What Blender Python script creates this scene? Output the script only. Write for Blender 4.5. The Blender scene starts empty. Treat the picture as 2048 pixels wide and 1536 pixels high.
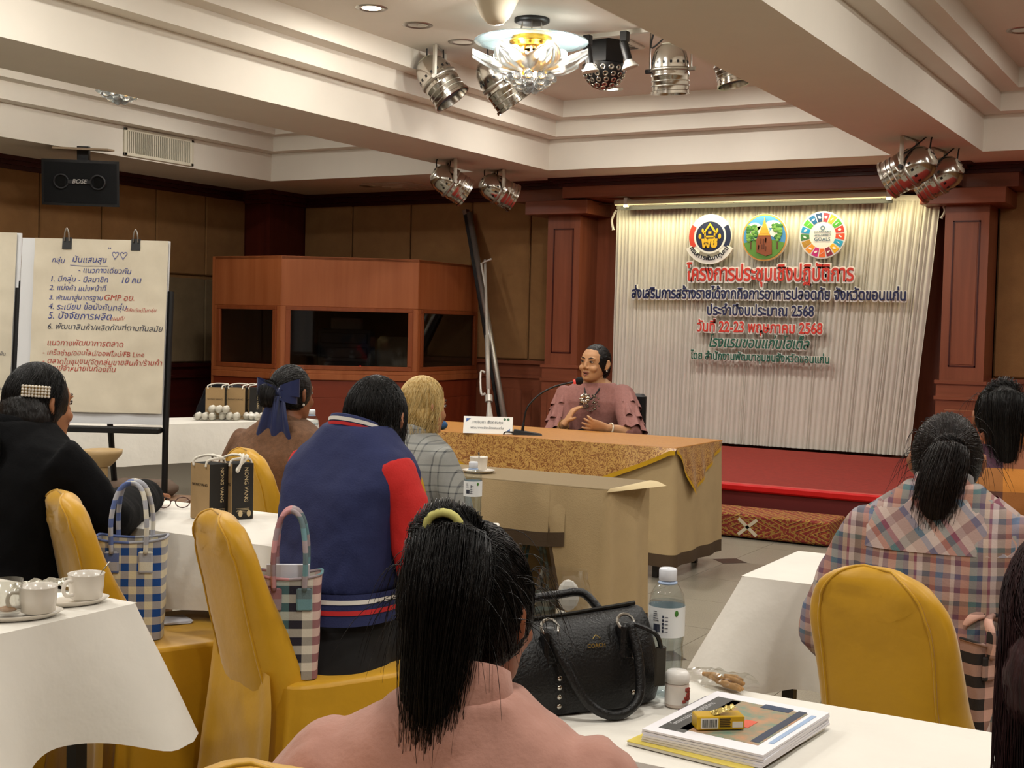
import bpy, math, random
from math import sin, cos, pi, radians, sqrt, atan2, exp
from mathutils import Vector, Matrix, Euler, noise as mnoise
random.seed(7)
SC = bpy.context.scene
COL = SC.collection
# ------------------------------------------------------------------ camera
EYE = Vector((0, 0, 1.40))
FPX = 2598.0                      # focal length in pixels of the 2048-wide frame
_y, _p, _r = radians(-30.0686), radians(-2.4902), radians(1.3753)
_f = Vector((sin(_y)*cos(_p), cos(_y)*cos(_p), sin(_p)))
_rt = Vector((cos(_y), -sin(_y), 0)); _up = _rt.cross(_f)
CR = cos(_r)*_rt + sin(_r)*_up; CU = -sin(_r)*_rt + cos(_r)*_up; CF = _f
cam = bpy.data.cameras.new('camera'); camo = bpy.data.objects.new('camera', cam); COL.objects.link(camo)
cam.sensor_fit = 'HORIZONTAL'; cam.sensor_width = 36; cam.lens = FPX/2048*36; cam.clip_start = .05
_m = Matrix((CR, CU, -CF)).transposed().to_4x4(); _m.translation = EYE
camo.matrix_world = _m; SC.camera = camo
# survey helpers: a measured direction met with a real plane of the room
def ray(x, y): return CF + CR*((x-1024)/FPX) - CU*((y-768)/FPX)
def onz(x, y, z): d = ray(x, y); return EYE + d*((z-EYE.z)/d.z)
def ony(x, y, v): d = ray(x, y); return EYE + d*(v/d.y)
def onx(x, y, v): d = ray(x, y); return EYE + d*(v/d.x)
def atd(x, y, dep): return EYE + ray(x, y)*dep
# ------------------------------------------------------------------ world, light, exposure
w = bpy.data.worlds.new('world'); SC.world = w; w.use_nodes = True
w.node_tree.nodes['Background'].inputs[0].default_value = (.9, .85, .8, 1)
w.node_tree.nodes['Background'].inputs[1].default_value = .02
vs = SC.view_settings
vs.view_transform = 'Standard'; vs.look = 'None'; vs.gamma = 1; vs.use_curve_mapping = False
vs.exposure = 0.12
SC.cycles.use_denoising = True; SC.cycles.max_bounces = 7; SC.cycles.diffuse_bounces = 3; SC.cycles.glossy_bounces = 3; SC.cycles.use_adaptive_sampling = True; SC.cycles.adaptive_threshold = .02
SC.cycles.transparent_max_bounces = 12; SC.cycles.caustics_reflective = False; SC.cycles.caustics_refractive = False
SC.cycles.sample_clamp_indirect = 6
def lamp(name, kind, loc, power, col=(1, .93, .82), size=.2, rot=(0, 0, 0), parent=None, spot=None, sy=None):
    l = bpy.data.lights.new(name, kind); o = bpy.data.objects.new(name, l); COL.objects.link(o)
    o.location = loc; o.rotation_euler = rot; l.energy = power; l.color = col
    if kind == 'AREA':
        l.shape = 'RECTANGLE' if sy else 'DISK'; l.size = size
        if sy: l.size_y = sy
    elif kind == 'SPOT': l.spot_size = spot or 2.0; l.spot_blend = .6; l.shadow_soft_size = size
    else: l.shadow_soft_size = size
    if parent: o.parent = parent
    return o
LS = 1.0
# recessed lamps of the hall: three coffers, rows running towards the stage (those over and behind the camera included)
for cx, ys in ((-4.95, (-.5, 2.0, 4.5, 7.07, 9.6)), (-3.75, (-.5, 2.0, 4.5, 7.07, 9.6)), (-8.0, (0, 3, 6, 9)), (-.6, (-1, 1.5, 4, 6.5, 9.4)), (1.2, (0, 3, 6, 9))):
    for yy in ys:
        lamp('ceiling_lamp', 'AREA', (cx, yy, 3.47), (20 if cx < -7 else 24)*LS, (1, .965, .90), .22)
lamp('stage_batten_lamp', 'AREA', (-4.15, 11.6, 2.62), 16*LS, (1, .90, .52), 3.0, (radians(22), 0, 0), sy=.06)
# ------------------------------------------------------------------ materials
def rgb(h):
    if isinstance(h, tuple): return h
    h = h.lstrip('#'); c = [int(h[i:i+2], 16)/255 for i in (0, 2, 4)]
    return tuple(v/12.92 if v <= .04045 else ((v+.055)/1.055)**2.4 for v in c)
def c4(h): return (*rgb(h), 1)
MATS = {}
class N:
    def __init__(s, name):
        s.m = bpy.data.materials.new(name); s.m.use_nodes = True; s.t = s.m.node_tree
        s.b = s.t.nodes['Principled BSDF']; s.o = s.t.nodes['Material Output']
    def n(s, typ, **kw):
        nd = s.t.nodes.new(typ)
        for k, v in kw.items():
            if k.startswith('i_'):
                key = k[2:]; key = int(key) if key.isdigit() else key.replace('_', ' ')
                nd.inputs[key].default_value = v
            else: setattr(nd, k, v)
        return nd
    def l(s, a, b): s.t.links.new(a, b)
    def math(s, op, a, b=None):
        nd = s.n('ShaderNodeMath', operation=op)
        for i, v in enumerate((a, b)):
            if v is None: continue
            if isinstance(v, (int, float)): nd.inputs[i].default_value = v
            else: s.l(v, nd.inputs[i])
        return nd.outputs[0]
    def coord(s, scale=(1, 1, 1), rot=(0, 0, 0), gen=False):
        tc = s.n('ShaderNodeTexCoord'); mp = s.n('ShaderNodeMapping')
        mp.inputs['Scale'].default_value = scale; mp.inputs['Rotation'].default_value = rot
        s.l(tc.outputs['Generated' if gen else 'Object'], mp.inputs['Vector']); return mp.outputs[0]
def pm(name, col, rough=.6, metal=0, var=0, vs=8, bump=0, bs=60, stretch=(1, 1, 1), spec=.5, sheen=0, coat=0, sss=0, emit=0, ecol=None, trans=0, alpha=1, ior=1.45, col2=None, aniso=0):
    if name in MATS: return MATS[name]
    k = N(name); b = k.b.inputs
    b['Base Color'].default_value = c4(col); b['Roughness'].default_value = rough; b['Metallic'].default_value = metal
    b['Specular IOR Level'].default_value = spec; b['IOR'].default_value = ior
    if sheen: b['Sheen Weight'].default_value = sheen; b['Sheen Roughness'].default_value = .4
    if coat: b['Coat Weight'].default_value = coat; b['Coat Roughness'].default_value = .15
    if sss: b['Subsurface Weight'].default_value = sss; b['Subsurface Radius'].default_value = (.012, .005, .003); b['Subsurface Scale'].default_value = .5
    if trans: b['Transmission Weight'].default_value = trans
    if alpha < 1: b['Alpha'].default_value = alpha
    if aniso: b['Anisotropic'].default_value = aniso
    if emit: b['Emission Color'].default_value = c4(ecol or col); b['Emission Strength'].default_value = emit
    if var or col2:
        v = k.coord(stretch); nz = k.n('ShaderNodeTexNoise', i_Scale=vs, i_Detail=5.0, i_Roughness=.6); k.l(v, nz.inputs['Vector'])
        rp = k.n('ShaderNodeValToRGB'); rp.color_ramp.elements[0].position = .3; rp.color_ramp.elements[1].position = .7
        c = rgb(col); d = rgb(col2) if col2 else tuple(min(1, x*(1+var)) for x in c); e = c if col2 else tuple(x*(1-var) for x in c)
        rp.color_ramp.elements[0].color = (*e, 1); rp.color_ramp.elements[1].color = (*d, 1)
        k.l(nz.outputs['Fac'], rp.inputs['Fac']); k.l(rp.outputs[0], b['Base Color'])
    if bump:
        v = k.coord(stretch); nz = k.n('ShaderNodeTexNoise', i_Scale=bs, i_Detail=4.0); k.l(v, nz.inputs['Vector'])
        bp = k.n('ShaderNodeBump', i_Strength=bump, i_Distance=.01); k.l(nz.outputs['Fac'], bp.inputs['Height']); k.l(bp.outputs[0], b['Normal'])
    MATS[name] = k.m; return k.m
def wood(name, c1, c2, axis=2, rough=.35, sc=14):
    st = [1, 1, 1]; st[axis] = .06
    return pm(name, c1, rough, col2=c2, vs=sc, stretch=tuple(st), bump=.03, bs=60, spec=.4)
def plaid(name, sx, sy, fx, fy, ax=0, ay=2, rough=.85, mode='avg', rot=(0, 0, 0), bump=.15, wob=0):
    """sx, sy: lists of (start 0..1, colour) bands repeating with size fx, fy metres along axes ax, ay"""
    if name in MATS: return MATS[name]
    k = N(name); v = k.coord(rot=rot)
    if wob:
        nz = k.n('ShaderNodeTexNoise', i_Scale=9.0); k.l(v, nz.inputs['Vector'])
        mx = k.n('ShaderNodeMix', data_type='VECTOR'); mx.inputs[0].default_value = wob
        k.l(v, mx.inputs[4]); k.l(nz.outputs['Color'], mx.inputs[5]); v = mx.outputs[1]
    sp = k.n('ShaderNodeSeparateXYZ'); k.l(v, sp.inputs[0]); outs = []
    for bands, f, a in ((sx, fx, ax), (sy, fy, ay)):
        fr = k.math('FRACT', k.math('ADD', k.math('DIVIDE', sp.outputs[a], f), 100.0))
        rp = k.n('ShaderNodeValToRGB'); r = rp.color_ramp; r.interpolation = 'CONSTANT'
        r.elements[0].position = 0; r.elements[0].color = c4(bands[0][1]); r.elements[1].position = bands[1][0]; r.elements[1].color = c4(bands[1][1])
        for ps, cc in bands[2:]: e = r.elements.new(ps); e.color = c4(cc)
        k.l(fr, rp.inputs[0]); outs.append(rp.outputs[0])
    mx = k.n('ShaderNodeMix', data_type='RGBA', blend_type='MULTIPLY' if mode == 'mul' else 'MIX'); mx.inputs[0].default_value = 1 if mode == 'mul' else .5
    k.l(outs[0], mx.inputs[6]); k.l(outs[1], mx.inputs[7]); k.l(mx.outputs[2], k.b.inputs['Base Color'])
    k.b.inputs['Roughness'].default_value = rough
    if bump:
        nz = k.n('ShaderNodeTexNoise', i_Scale=240.0); k.l(k.coord(), nz.inputs['Vector'])
        bp = k.n('ShaderNodeBump', i_Strength=bump, i_Distance=.004); k.l(nz.outputs[0], bp.inputs['Height']); k.l(bp.outputs[0], k.b.inputs['Normal'])
    MATS[name] = k.m; return k.m
def thinglass(name, tint=(.92, .96, .97), refl=.12, rough=.02):
    if name in MATS: return MATS[name]
    k = N(name); k.t.nodes.remove(k.b)
    tr = k.n('ShaderNodeBsdfTransparent'); tr.inputs[0].default_value = (*tint, 1)
    gl = k.n('ShaderNodeBsdfGlossy', i_Roughness=rough); fr = k.n('ShaderNodeLayerWeight', i_Blend=.25)
    mx = k.n('ShaderNodeMixShader'); ad = k.math('ADD', k.math('MULTIPLY', k.math('POWER', fr.outputs[1], 2.0), .55), refl*.5)
    k.l(ad, mx.inputs[0]); k.l(tr.outputs[0], mx.inputs[1]); k.l(gl.outputs[0], mx.inputs[2]); k.l(mx.outputs[0], k.o.inputs[0])
    MATS[name] = k.m; return k.m
# ------------------------------------------------------------------ mesh building
class MB:
    def __init__(s): s.v = []; s.f = []; s.mi = []; s.cur = 0; s.T = None
    def add(s, vs, fs):
        b = len(s.v)
        s.v += [tuple(s.T @ Vector(p)) for p in vs] if s.T else [tuple(p) for p in vs]
        s.f += [tuple(i+b for i in f) for f in fs]; s.mi += [s.cur]*len(fs); return s
    def box(s, x0, x1, y0, y1, z0, z1, bev=0):
        if bev:
            b = min(bev, (x1-x0)/2.01, (y1-y0)/2.01, (z1-z0)/2.01); R = []
            for z, i in ((z0, b), (z0+b, 0), (z1-b, 0), (z1, b)):
                xa, xb, ya, yb = x0+i, x1-i, y0+i, y1-i; c = b if not i else b*.6
                R.append([(xa+c, ya, z), (xb-c, ya, z), (xb, ya+c, z), (xb, yb-c, z), (xb-c, yb, z), (xa+c, yb, z), (xa, yb-c, z), (xa, ya+c, z)])
            return s.loft(R)
        v = [(x, y, z) for z in (z0, z1) for x, y in ((x0, y0), (x1, y0), (x1, y1), (x0, y1))]
        return s.add(v, [(3, 2, 1, 0), (4, 5, 6, 7), (0, 1, 5, 4), (1, 2, 6, 5), (2, 3, 7, 6), (3, 0, 4, 7)])
    def loft(s, rings, cap=True, closed=True):
        n = len(rings[0]); v = [p for r in rings for p in r]; f = []
        for i in range(len(rings)-1):
            for j in range(n if closed else n-1):
                k = (j+1) % n; f.append((i*n+j, i*n+k, (i+1)*n+k, (i+1)*n+j))
        if cap and closed: f += [tuple(range(n-1, -1, -1)), tuple((len(rings)-1)*n+j for j in range(n))]
        return s.add(v, f)
    def grid(s, fn, nu, nv):
        v = [fn(i/nu, j/nv) for j in range(nv+1) for i in range(nu+1)]
        return s.add(v, [(j*(nu+1)+i, j*(nu+1)+i+1, (j+1)*(nu+1)+i+1, (j+1)*(nu+1)+i) for j in range(nv) for i in range(nu)])
    def tube(s, path, rad, n=8, cap=True, flat=1.0, up=None):
        P = [Vector(p) for p in path]; m = len(P); R = rad if isinstance(rad, (list, tuple)) else [rad]*m
        rings = []; t0 = (P[1]-P[0]).normalized()
        a = Vector(up) if up else (Vector((0, 0, 1)) if abs(t0.z) < .9 else Vector((1, 0, 0)))
        u = (a-t0*a.dot(t0)).normalized()
        for i in range(m):
            t = (P[min(i+1, m-1)]-P[max(i-1, 0)])
            t = t.normalized() if t.length > 1e-9 else t0
            u = (u-t*u.dot(t)); u = u.normalized() if u.length > 1e-6 else t.orthogonal().normalized()
            w_ = t.cross(u)
            rings.append([tuple(P[i]+u*cos(2*pi*j/n)*R[i]*flat+w_*sin(2*pi*j/n)*R[i]) for j in range(n)])
        return s.loft(rings, cap)
    def lathe(s, prof, n=24, c=(0, 0, 0), cap=False, axis=None):
        rings = [[(c[0]+r*cos(2*pi*j/n), c[1]+r*sin(2*pi*j/n), c[2]+z) for j in range(n)] for r, z in prof]
        return s.loft(rings, cap)
    def ell(s, c, r, nu=14, nv=9, p=1.0):
        rings = []
        for i in range(nv+1):
            a = -pi/2+pi*i/nv; z = sin(a); q = max(cos(a), .02)
            rings.append([(c[0]+r[0]*q*cos(2*pi*j/nu), c[1]+r[1]*q*sin(2*pi*j/nu), c[2]+r[2]*z) for j in range(nu)])
        return s.loft(rings)
    def prism(s, poly, d0, d1, plane='xz'):
        n = len(poly); mk = {'xz': lambda p, d: (p[0], d, p[1]), 'xy': lambda p, d: (p[0], p[1], d), 'yz': lambda p, d: (d, p[0], p[1])}[plane]
        v = [mk(p, d0) for p in poly]+[mk(p, d1) for p in poly]
        return s.add(v, [tuple(range(n)), tuple(range(2*n-1, n-1, -1))]+[(i, i+n, (i+1) % n+n, (i+1) % n) for i in range(n)])
    def mesh(s, name, mats=(), smooth=False):
        me = bpy.data.meshes.new(name); me.from_pydata(s.v, [], s.f); me.update()
        for m in mats: me.materials.append(m)
        if len(mats) > 1: me.polygons.foreach_set('material_index', s.mi)
        if smooth: me.polygons.foreach_set('use_smooth', [True]*len(me.polygons))
        return me
def fixn(me):
    import bmesh
    bm = bmesh.new(); bm.from_mesh(me); bmesh.ops.recalc_face_normals(bm, faces=bm.faces); bm.to_mesh(me); bm.free()
def obj(name, mb, mat, parent=None, smooth=False, fix=False, loc=None, rot=None, bevel=0, sub=0, auto=None):
    mats = mat if isinstance(mat, (list, tuple)) else [mat]
    me = mb if isinstance(mb, bpy.types.Mesh) else mb.mesh(name, mats, smooth)
    if fix: fixn(me)
    if auto is not None:
        me.polygons.foreach_set('use_smooth', [True]*len(me.polygons)); me.set_sharp_from_angle(angle=radians(auto))
    o = bpy.data.objects.new(name, me); COL.objects.link(o)
    if parent: o.parent = parent
    if loc is not None: o.location = loc
    if rot is not None: o.rotation_euler = rot
    if bevel: b = o.modifiers.new('bevel', 'BEVEL'); b.width = bevel; b.segments = 2; b.limit_method = 'ANGLE'
    if sub: b = o.modifiers.new('sub', 'SUBSURF'); b.levels = sub; b.render_levels = sub
    return o
def tag(o, label, cat, group=None):
    o['label'] = label; o['category'] = cat
    if group: o['group'] = group
    return o
def thing(name, label, cat, loc=(0, 0, 0), rotz=0, group=None, rot=None):
    o = bpy.data.objects.new(name, None); COL.objects.link(o); o.empty_display_size = .1
    o.location = loc; o.rotation_euler = rot if rot else (0, 0, rotz)
    return tag(o, label, cat, group)
def struct(name, mb, mat, parent=None, **k):
    o = obj(name, mb, mat, parent, **k)
    if not parent: o['kind'] = 'structure'
    return o
def dup(root, loc=None, rotz=None, label=None, group=None, rot=None):
    def cp(o, par):
        c = o.copy(); COL.objects.link(c); c.parent = par
        for ch in kids.get(o, ()): cp(ch, c)
        return c
    kids = {}
    def coll(o):
        kids[o] = list(o.children)
        for ch in o.children: coll(ch)
    coll(root); r = cp(root, None)
    if loc is not None: r.location = loc
    if rotz is not None: r.rotation_euler = (0, 0, rotz)
    if rot is not None: r.rotation_euler = rot
    if label: r['label'] = label
    if group: r['group'] = group
    return r
def text_mesh(body, size=1, extrude=0, offset=0, align='CENTER', shear=0, width=None, height=None, spacing=1, res=3, ay='BOTTOM_BASELINE'):
    cu = bpy.data.curves.new('txt', 'FONT'); cu.body = body; cu.size = size; cu.extrude = extrude; cu.offset = offset
    cu.align_x = align; cu.shear = shear; cu.resolution_u = res; cu.space_character = spacing
    ob = bpy.data.objects.new('txt', cu)
    me = bpy.data.meshes.new_from_object(ob); bpy.data.objects.remove(ob); bpy.data.curves.remove(cu)
    if width and len(me.vertices):
        xs = [v.co.x for v in me.vertices]; k = width/(max(xs)-min(xs)); ky = k
        if height: ysx = [v.co.y for v in me.vertices]; ky = height/(max(ysx)-min(ysx))
        for v in me.vertices: v.co.x *= k; v.co.y *= ky
    return me
def setmat(me, *mats):
    me.materials.clear()
    for m in mats: me.materials.append(m)
    return me
def union(name, mb, mat, parent, vox=.009, smooth=3, disp=0, dsize=.1, fac=.5):
    o = bpy.data.objects.new('tmp', mb.mesh('tmp')); COL.objects.link(o)
    r = o.modifiers.new('r', 'REMESH'); r.mode = 'VOXEL'; r.voxel_size = vox
    s = o.modifiers.new('s', 'SMOOTH'); s.iterations = smooth; s.factor = fac
    if disp:
        tx = bpy.data.textures.new('folds', 'CLOUDS'); tx.noise_scale = dsize; tx.noise_depth = 2
        d = o.modifiers.new('d', 'DISPLACE'); d.texture = tx; d.strength = disp; d.mid_level = .5
    me = bpy.data.meshes.new_from_object(o.evaluated_get(bpy.context.evaluated_depsgraph_get()))
    bpy.data.objects.remove(o); setmat(me, *(mat if isinstance(mat, (list, tuple)) else [mat])); me.name = name
    me.polygons.foreach_set('use_smooth', [True]*len(me.polygons))
    ob = bpy.data.objects.new(name, me); COL.objects.link(ob); ob.parent = parent
    return ob
def catmull(P, k=6):
    P = [Vector(p) for p in P]; out = []
    for i in range(len(P)-1):
        a, b, c, d = P[max(i-1, 0)], P[i], P[i+1], P[min(i+2, len(P)-1)]
        for j in range(k):
            t = j/k; out.append(.5*((2*b)+(c-a)*t+(2*a-5*b+4*c-d)*t*t+(3*b-a-3*c+d)*t**3))
    return out+[P[-1]]
def nz(x, y, z, s=1): return mnoise.noise(Vector((x*s, y*s, z*s)))
# ------------------------------------------------------------------ room shell
CEIL = pm('ceiling_paint', '#e4ddd0', .75, var=.02, vs=3, bump=.05, bs=25)
WOODR = wood('mahogany', '#76402b', '#8c5038')
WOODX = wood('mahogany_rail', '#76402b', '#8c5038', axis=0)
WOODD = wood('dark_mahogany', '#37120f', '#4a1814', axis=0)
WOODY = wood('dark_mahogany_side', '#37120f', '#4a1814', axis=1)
FAB = pm('wall_fabric', '#936c42', .95, var=.10, vs=6, bump=.3, bs=220)
FABL = pm('wall_fabric_pale', '#7d6a4e', .95, var=.10, vs=6, bump=.3, bs=220)
XL, YB, XR, YR = -10.35, 12.2, 2.6, -4.0
H0 = 2.90
COF = [(-9.27, -6.72, -2.0, 10.77), (-5.97, -2.75, -2.0, 10.91), (-2.03, 1.6, -2.0, 10.95)]
m = MB()
def hz(x0, x1, y0, y1, z): m.add([(x0, y0, z), (x1, y0, z), (x1, y1, z), (x0, y1, z)], [(0, 1, 2, 3)])
for x0, x1 in ((XL, COF[0][0]), (COF[0][1], COF[1][0]), (COF[1][1], COF[2][0]), (COF[2][1], XR)): hz(x0, x1, YR, YB+.1, H0)
for c in COF: hz(c[0], c[1], YR, c[2], H0); hz(c[0], c[1], c[3], YB+.1, H0)
for c in COF:
    z = H0; r = list(c)
    for step, ins in ((.29, .15), (.15, .15), (.15, 0)):
        P = [(r[0], r[2]), (r[1], r[2]), (r[1], r[3]), (r[0], r[3])]
        for i in range(4):
            a, b = P[i], P[(i+1) % 4]
            m.add([(a[0], a[1], z), (b[0], b[1], z), (b[0], b[1], z+step), (a[0], a[1], z+step)], [(0, 1, 2, 3)])
        z += step
        if ins:
            q = [r[0]+ins, r[1]-ins, r[2]+ins, r[3]-ins]
            Q = [(q[0], q[2]), (q[1], q[2]), (q[1], q[3]), (q[0], q[3])]
            for i in range(4):
                a, b, c_, d = P[i], P[(i+1) % 4], Q[(i+1) % 4], Q[i]
                m.add([(a[0], a[1], z), (b[0], b[1], z), (c_[0], c_[1], z), (d[0], d[1], z)], [(0, 1, 2, 3)])
            r = q
        else: hz(r[0], r[1], r[2], r[3], z)
ceil = struct('ceiling', m, CEIL)
ZT = H0+.59
# floor
TILE = pm('terrazzo', '#7d776a', .3, col2='#a39c8b', vs=160, spec=.5)
GROUT = pm('grout', '#5d584e', .8)
DARKT = pm('dark_terrazzo', '#2b211d', .3, var=.2, vs=90)
fl = struct('floor', MB().box(XL, XR, YR, YB+.1, -.08, -.006), GROUT)
tm = MB().box(-.2985, .2985, -.2985, .2985, -.006, 0).mesh('floor_tile', [TILE])
dm = MB().prism([(0, -.11), (.11, 0), (0, .11), (-.11, 0)], 0, .0012, 'xy').mesh('diamond_tile', [DARKT])
for i in range(-8, 6):
    for j in range(-7, 8):
        x, y = -2.19+.6*i+.3, 5.14+.6*j+.3
        if y > 8.75 or x > .6: continue
        o = obj('floor_tile', tm, None, fl, loc=(x, y, 0))
for j in (-4, 0, 4):
    for i in (-5, -3, -1, 0, 2): obj('diamond_tile', dm, None, fl, loc=(-2.19+.6*i, 5.14+.6*j, 0))
m = MB()
for i0, i1, j0, j1 in ((XL, -6.99, YR, YB), (1.01, XR, YR, YB), (-6.99, 1.01, YR, .94)):
    m.box(i0, i1, j0, j1, -.006, 0)
fo = obj('far_tile_field', m, TILE, fl); fo['kind'] = 'stuff'
# walls
wl = struct('wall_left', MB().box(XL-.1, XL, YR, YB+.1, 0, H0+.02), FAB)
wb = struct('wall_back', MB().box(XL, XR, YB, YB+.1, 0, H0+.02), FAB)
wr = struct('wall_right', MB().box(XR, XR+.1, YR, YB+.1, 0, H0+.02), FAB)
wf = struct('wall_rear', MB().box(XL, XR, YR-.1, YR, 0, H0+.02), FAB)
struct('ceiling_slab', MB().box(XL-.1, XR+.1, YR-.1, YB+.1, ZT+.02, ZT+.12), CEIL, ceil)
ye = [5.52, 6.3, 7.08, 7.85, 8.62, 9.4, 10.15, 10.9, 11.55]
for a, b in zip(ye, ye[1:]):
    obj('fabric_panel', MB().box(XL, XL+.035, a+.006, b-.006, 1.90, 2.79, .012), FAB, wl)
    obj('fabric_panel', MB().box(XL, XL+.035, a+.006, b-.006, .93, 1.86, .012), FABL, wl)
xe = [-9.95, -9.24, -8.42, -7.6, -6.86, -6.42]
for a, b in list(zip(xe, xe[1:]))+[(-2.1, -1.25), (-1.25, -.4), (-.4, .45), (.45, 1.3)]:
    obj('fabric_panel', MB().box(a+.008, b-.008, YB-.035, YB, 1.06, 2.77, .012), FAB, wb)
    obj('wainscot_panel', MB().box(a+.06, b-.06, YB-.045, YB-.02, .14, .74, .015), WOODR, wb)
m = MB()
for a, b in ((-9.95, -6.42), (-2.1, XR)):
    for z0, z1, d in ((0, 1.03, .025), (0, .12, .04), (1.01, 1.05, .06), (.86, .89, .045)): m.box(a, b, YB-d, YB, z0, z1)
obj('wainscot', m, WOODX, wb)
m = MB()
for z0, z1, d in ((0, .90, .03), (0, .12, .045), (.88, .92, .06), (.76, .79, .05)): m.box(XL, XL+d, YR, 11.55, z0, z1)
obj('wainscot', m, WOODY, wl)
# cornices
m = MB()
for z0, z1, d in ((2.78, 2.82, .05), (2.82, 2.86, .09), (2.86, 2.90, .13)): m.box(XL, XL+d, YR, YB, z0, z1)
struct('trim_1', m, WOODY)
m = MB()
for z0, z1, d in ((2.76, 2.80, .05), (2.80, 2.855, .09), (2.855, 2.90, .14)):
    m.box(XL, -6.75, YB-d, YB, z0, z1); m.box(-1.87, XR, YB-d, YB, z0, z1)
struct('trim_2', m, WOODD)
# corner pillar
m = MB().box(XL, -9.95, 11.55, YB, 0, 2.78)
for z0, z1, d in ((2.76, 2.80, .04), (2.80, 2.855, .08), (2.855, 2.90, .12)): m.box(XL, -9.95+d, 11.55-d, YB, z0, z1)
struct('trim_3', m, wood('corner_mahogany', '#4a1a14', '#5c241a'))
# proscenium: frieze, pillars, back boards
pr = struct('trim_4', MB().box(-6.82, -1.87, 11.72, YB, 2.70, 2.84), WOODX)
obj('front_frieze', MB().box(-6.17, -2.33, 11.57, 11.72, 2.71, 2.84, .004), WOODX, pr)
m = MB()
for z0, z1, d in ((2.82, 2.85, .03), (2.85, 2.875, .07), (2.875, 2.90, .11)):
    m.box(-6.82-d, -1.87+d, 11.72-d, YB, z0, z1); m.box(-6.17-d, -2.33+d, 11.57-d, 11.72, z0, z1)
obj('crown', m, WOODD, pr)
obj('back_board', MB().box(-6.05, -2.1, YB-.05, YB, 0, 2.7), WOODR, pr)
obj('paper_label', MB().box(-2.78, -2.72, 11.563, 11.57, 2.775, 2.80), pm('white_paper', '#efece4', .8), pr)
def pillar(n, x0, x1):
    p = struct('trim_%d' % n, MB().box(x0, x1, 11.75, YB, 0, 2.56), WOODR)
    y = 11.75; a, b, z0, z1 = x0+.07, x1-.07, 1.15, 2.42
    m = MB()
    for q in ((a, a+.012, z0, z1), (b-.012, b, z0, z1), (a, b, z0, z0+.012), (a, b, z1-.012, z1)): m.box(q[0], q[1], y-.006, y+.002, q[2], q[3])
    obj('panel_moulding', m, WOODD, p)
    obj('raised_panel', MB().box(a+.02, b-.02, y-.005, y, z0+.02, z1-.02, .003), WOODR, p)
    obj('capital', MB().box(x0-.19, x1+.15, 11.6, YB, 2.555, 2.69, .004), WOODX, p)
    m = MB().box(x0-.02, x1+.02, 11.73, YB, .3, 1.0)
    for z in (1.0, .86): m.box(x0-.035, x1+.035, 11.715, YB, z, z+.03)
    obj('pedestal', m, WOODX, p)
    obj('pedestal_panel', MB().box(x0+.05, x1-.05, 11.715, 11.74, .4, .78, .01), WOODR, p)
pillar(5, -6.42, -6.05); pillar(6, -2.47, -2.1)
# rolled projection screen above the curtain
t = thing('roller_screen', 'rolled-up white projection screen tube under the red wooden frieze', 'screen', (-5.62, 11.66, 2.655))
obj('tube', MB().tube([(0, 0, 0), (2.75, 0, .0)], .028, 12), pm('cream_tube', '#d8cdb4', .5), t, smooth=True)
obj('bottom_bar', MB().box(.05, 2.7, .02, .05, -.07, -.035), pm('black_bar', '#12100f', .6), t)
for x in (.12, 2.68): obj('end_bracket', MB().box(x-.02, x+.02, -.03, .07, -.05, .045, .006), pm('bracket_white', '#d9d6cc', .5), t)
# ------------------------------------------------------------------ stage
SZ = .32
CARP = pm('red_carpet', '#8c2a20', .95, var=.18, vs=30, bump=.5, bs=300)
t = thing('stage_platform', 'low stage covered in red carpet in front of the white curtain', 'stage', (0, 0, 0))
obj('deck', MB().box(-6.45, 1.2, 8.87, 11.72, 0, SZ), CARP, t)
obj('front_riser', MB().box(-6.45, 1.2, 8.84, 8.87, 0, SZ-.05), pm('red_riser', '#5e1512', .7), t)
obj('edge_nosing', MB().box(-6.47, 1.2, 8.815, 8.90, SZ-.05, SZ+.004, .012), pm('bright_red_vinyl', '#c41d1d', .3), t)
# woven step box
k = N('woven_step'); v = k.coord(); sp = k.n('ShaderNodeSeparateXYZ'); k.l(v, sp.inputs[0])
def tri(o, s, off): return k.math('ABSOLUTE', k.math('SUBTRACT', k.math('FRACT', k.math('ADD', k.math('MULTIPLY', o, s), off)), .5))
cxy = k.math('ADD', sp.outputs[0], sp.outputs[1])
d = k.math('ADD', tri(cxy, 1.75, 10.5), k.math('MULTIPLY', k.math('ABSOLUTE', k.math('SUBTRACT', sp.outputs[2], .08)), 4.2))
fr = k.math('FRACT', k.math('MULTIPLY', d, 4.0))
rp = k.n('ShaderNodeValToRGB'); r = rp.color_ramp; r.interpolation = 'CONSTANT'
for i, (ps, cc) in enumerate([(0, '#7c2320'), (.30, '#a8833a'), (.40, '#8a3420'), (.62, '#5e1715'), (.74, '#b08c45'), (.82, '#8a3a22')]):
    e = r.elements[i] if i < 2 else r.elements.new(ps); e.position = ps; e.color = c4(cc)
k.l(fr, rp.inputs[0])
ck = k.n('ShaderNodeTexNoise', i_Scale=55.0, i_Detail=1.0); k.l(v, ck.inputs[0])
mx = k.n('ShaderNodeMix', data_type='RGBA'); k.l(k.math('GREATER_THAN', ck.outputs[0], .56), mx.inputs[0])
k.l(rp.outputs[0], mx.inputs[6]); mx.inputs[7].default_value = c4('#96702f'); k.l(mx.outputs[2], k.b.inputs['Base Color']); k.b.inputs['Roughness'].default_value = .9
WOV = k.m
t = thing('step_box', 'low step box wrapped in red and gold woven cloth before the stage', 'step', (-2.43, 8.40, 0))
obj('wrapped_box', MB().box(-1.5, 0, 0, .40, .012, .17, .012), WOV, t)
CREAM = pm('cream_thread', '#cfc2a8', .9)
m = MB()
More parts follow.
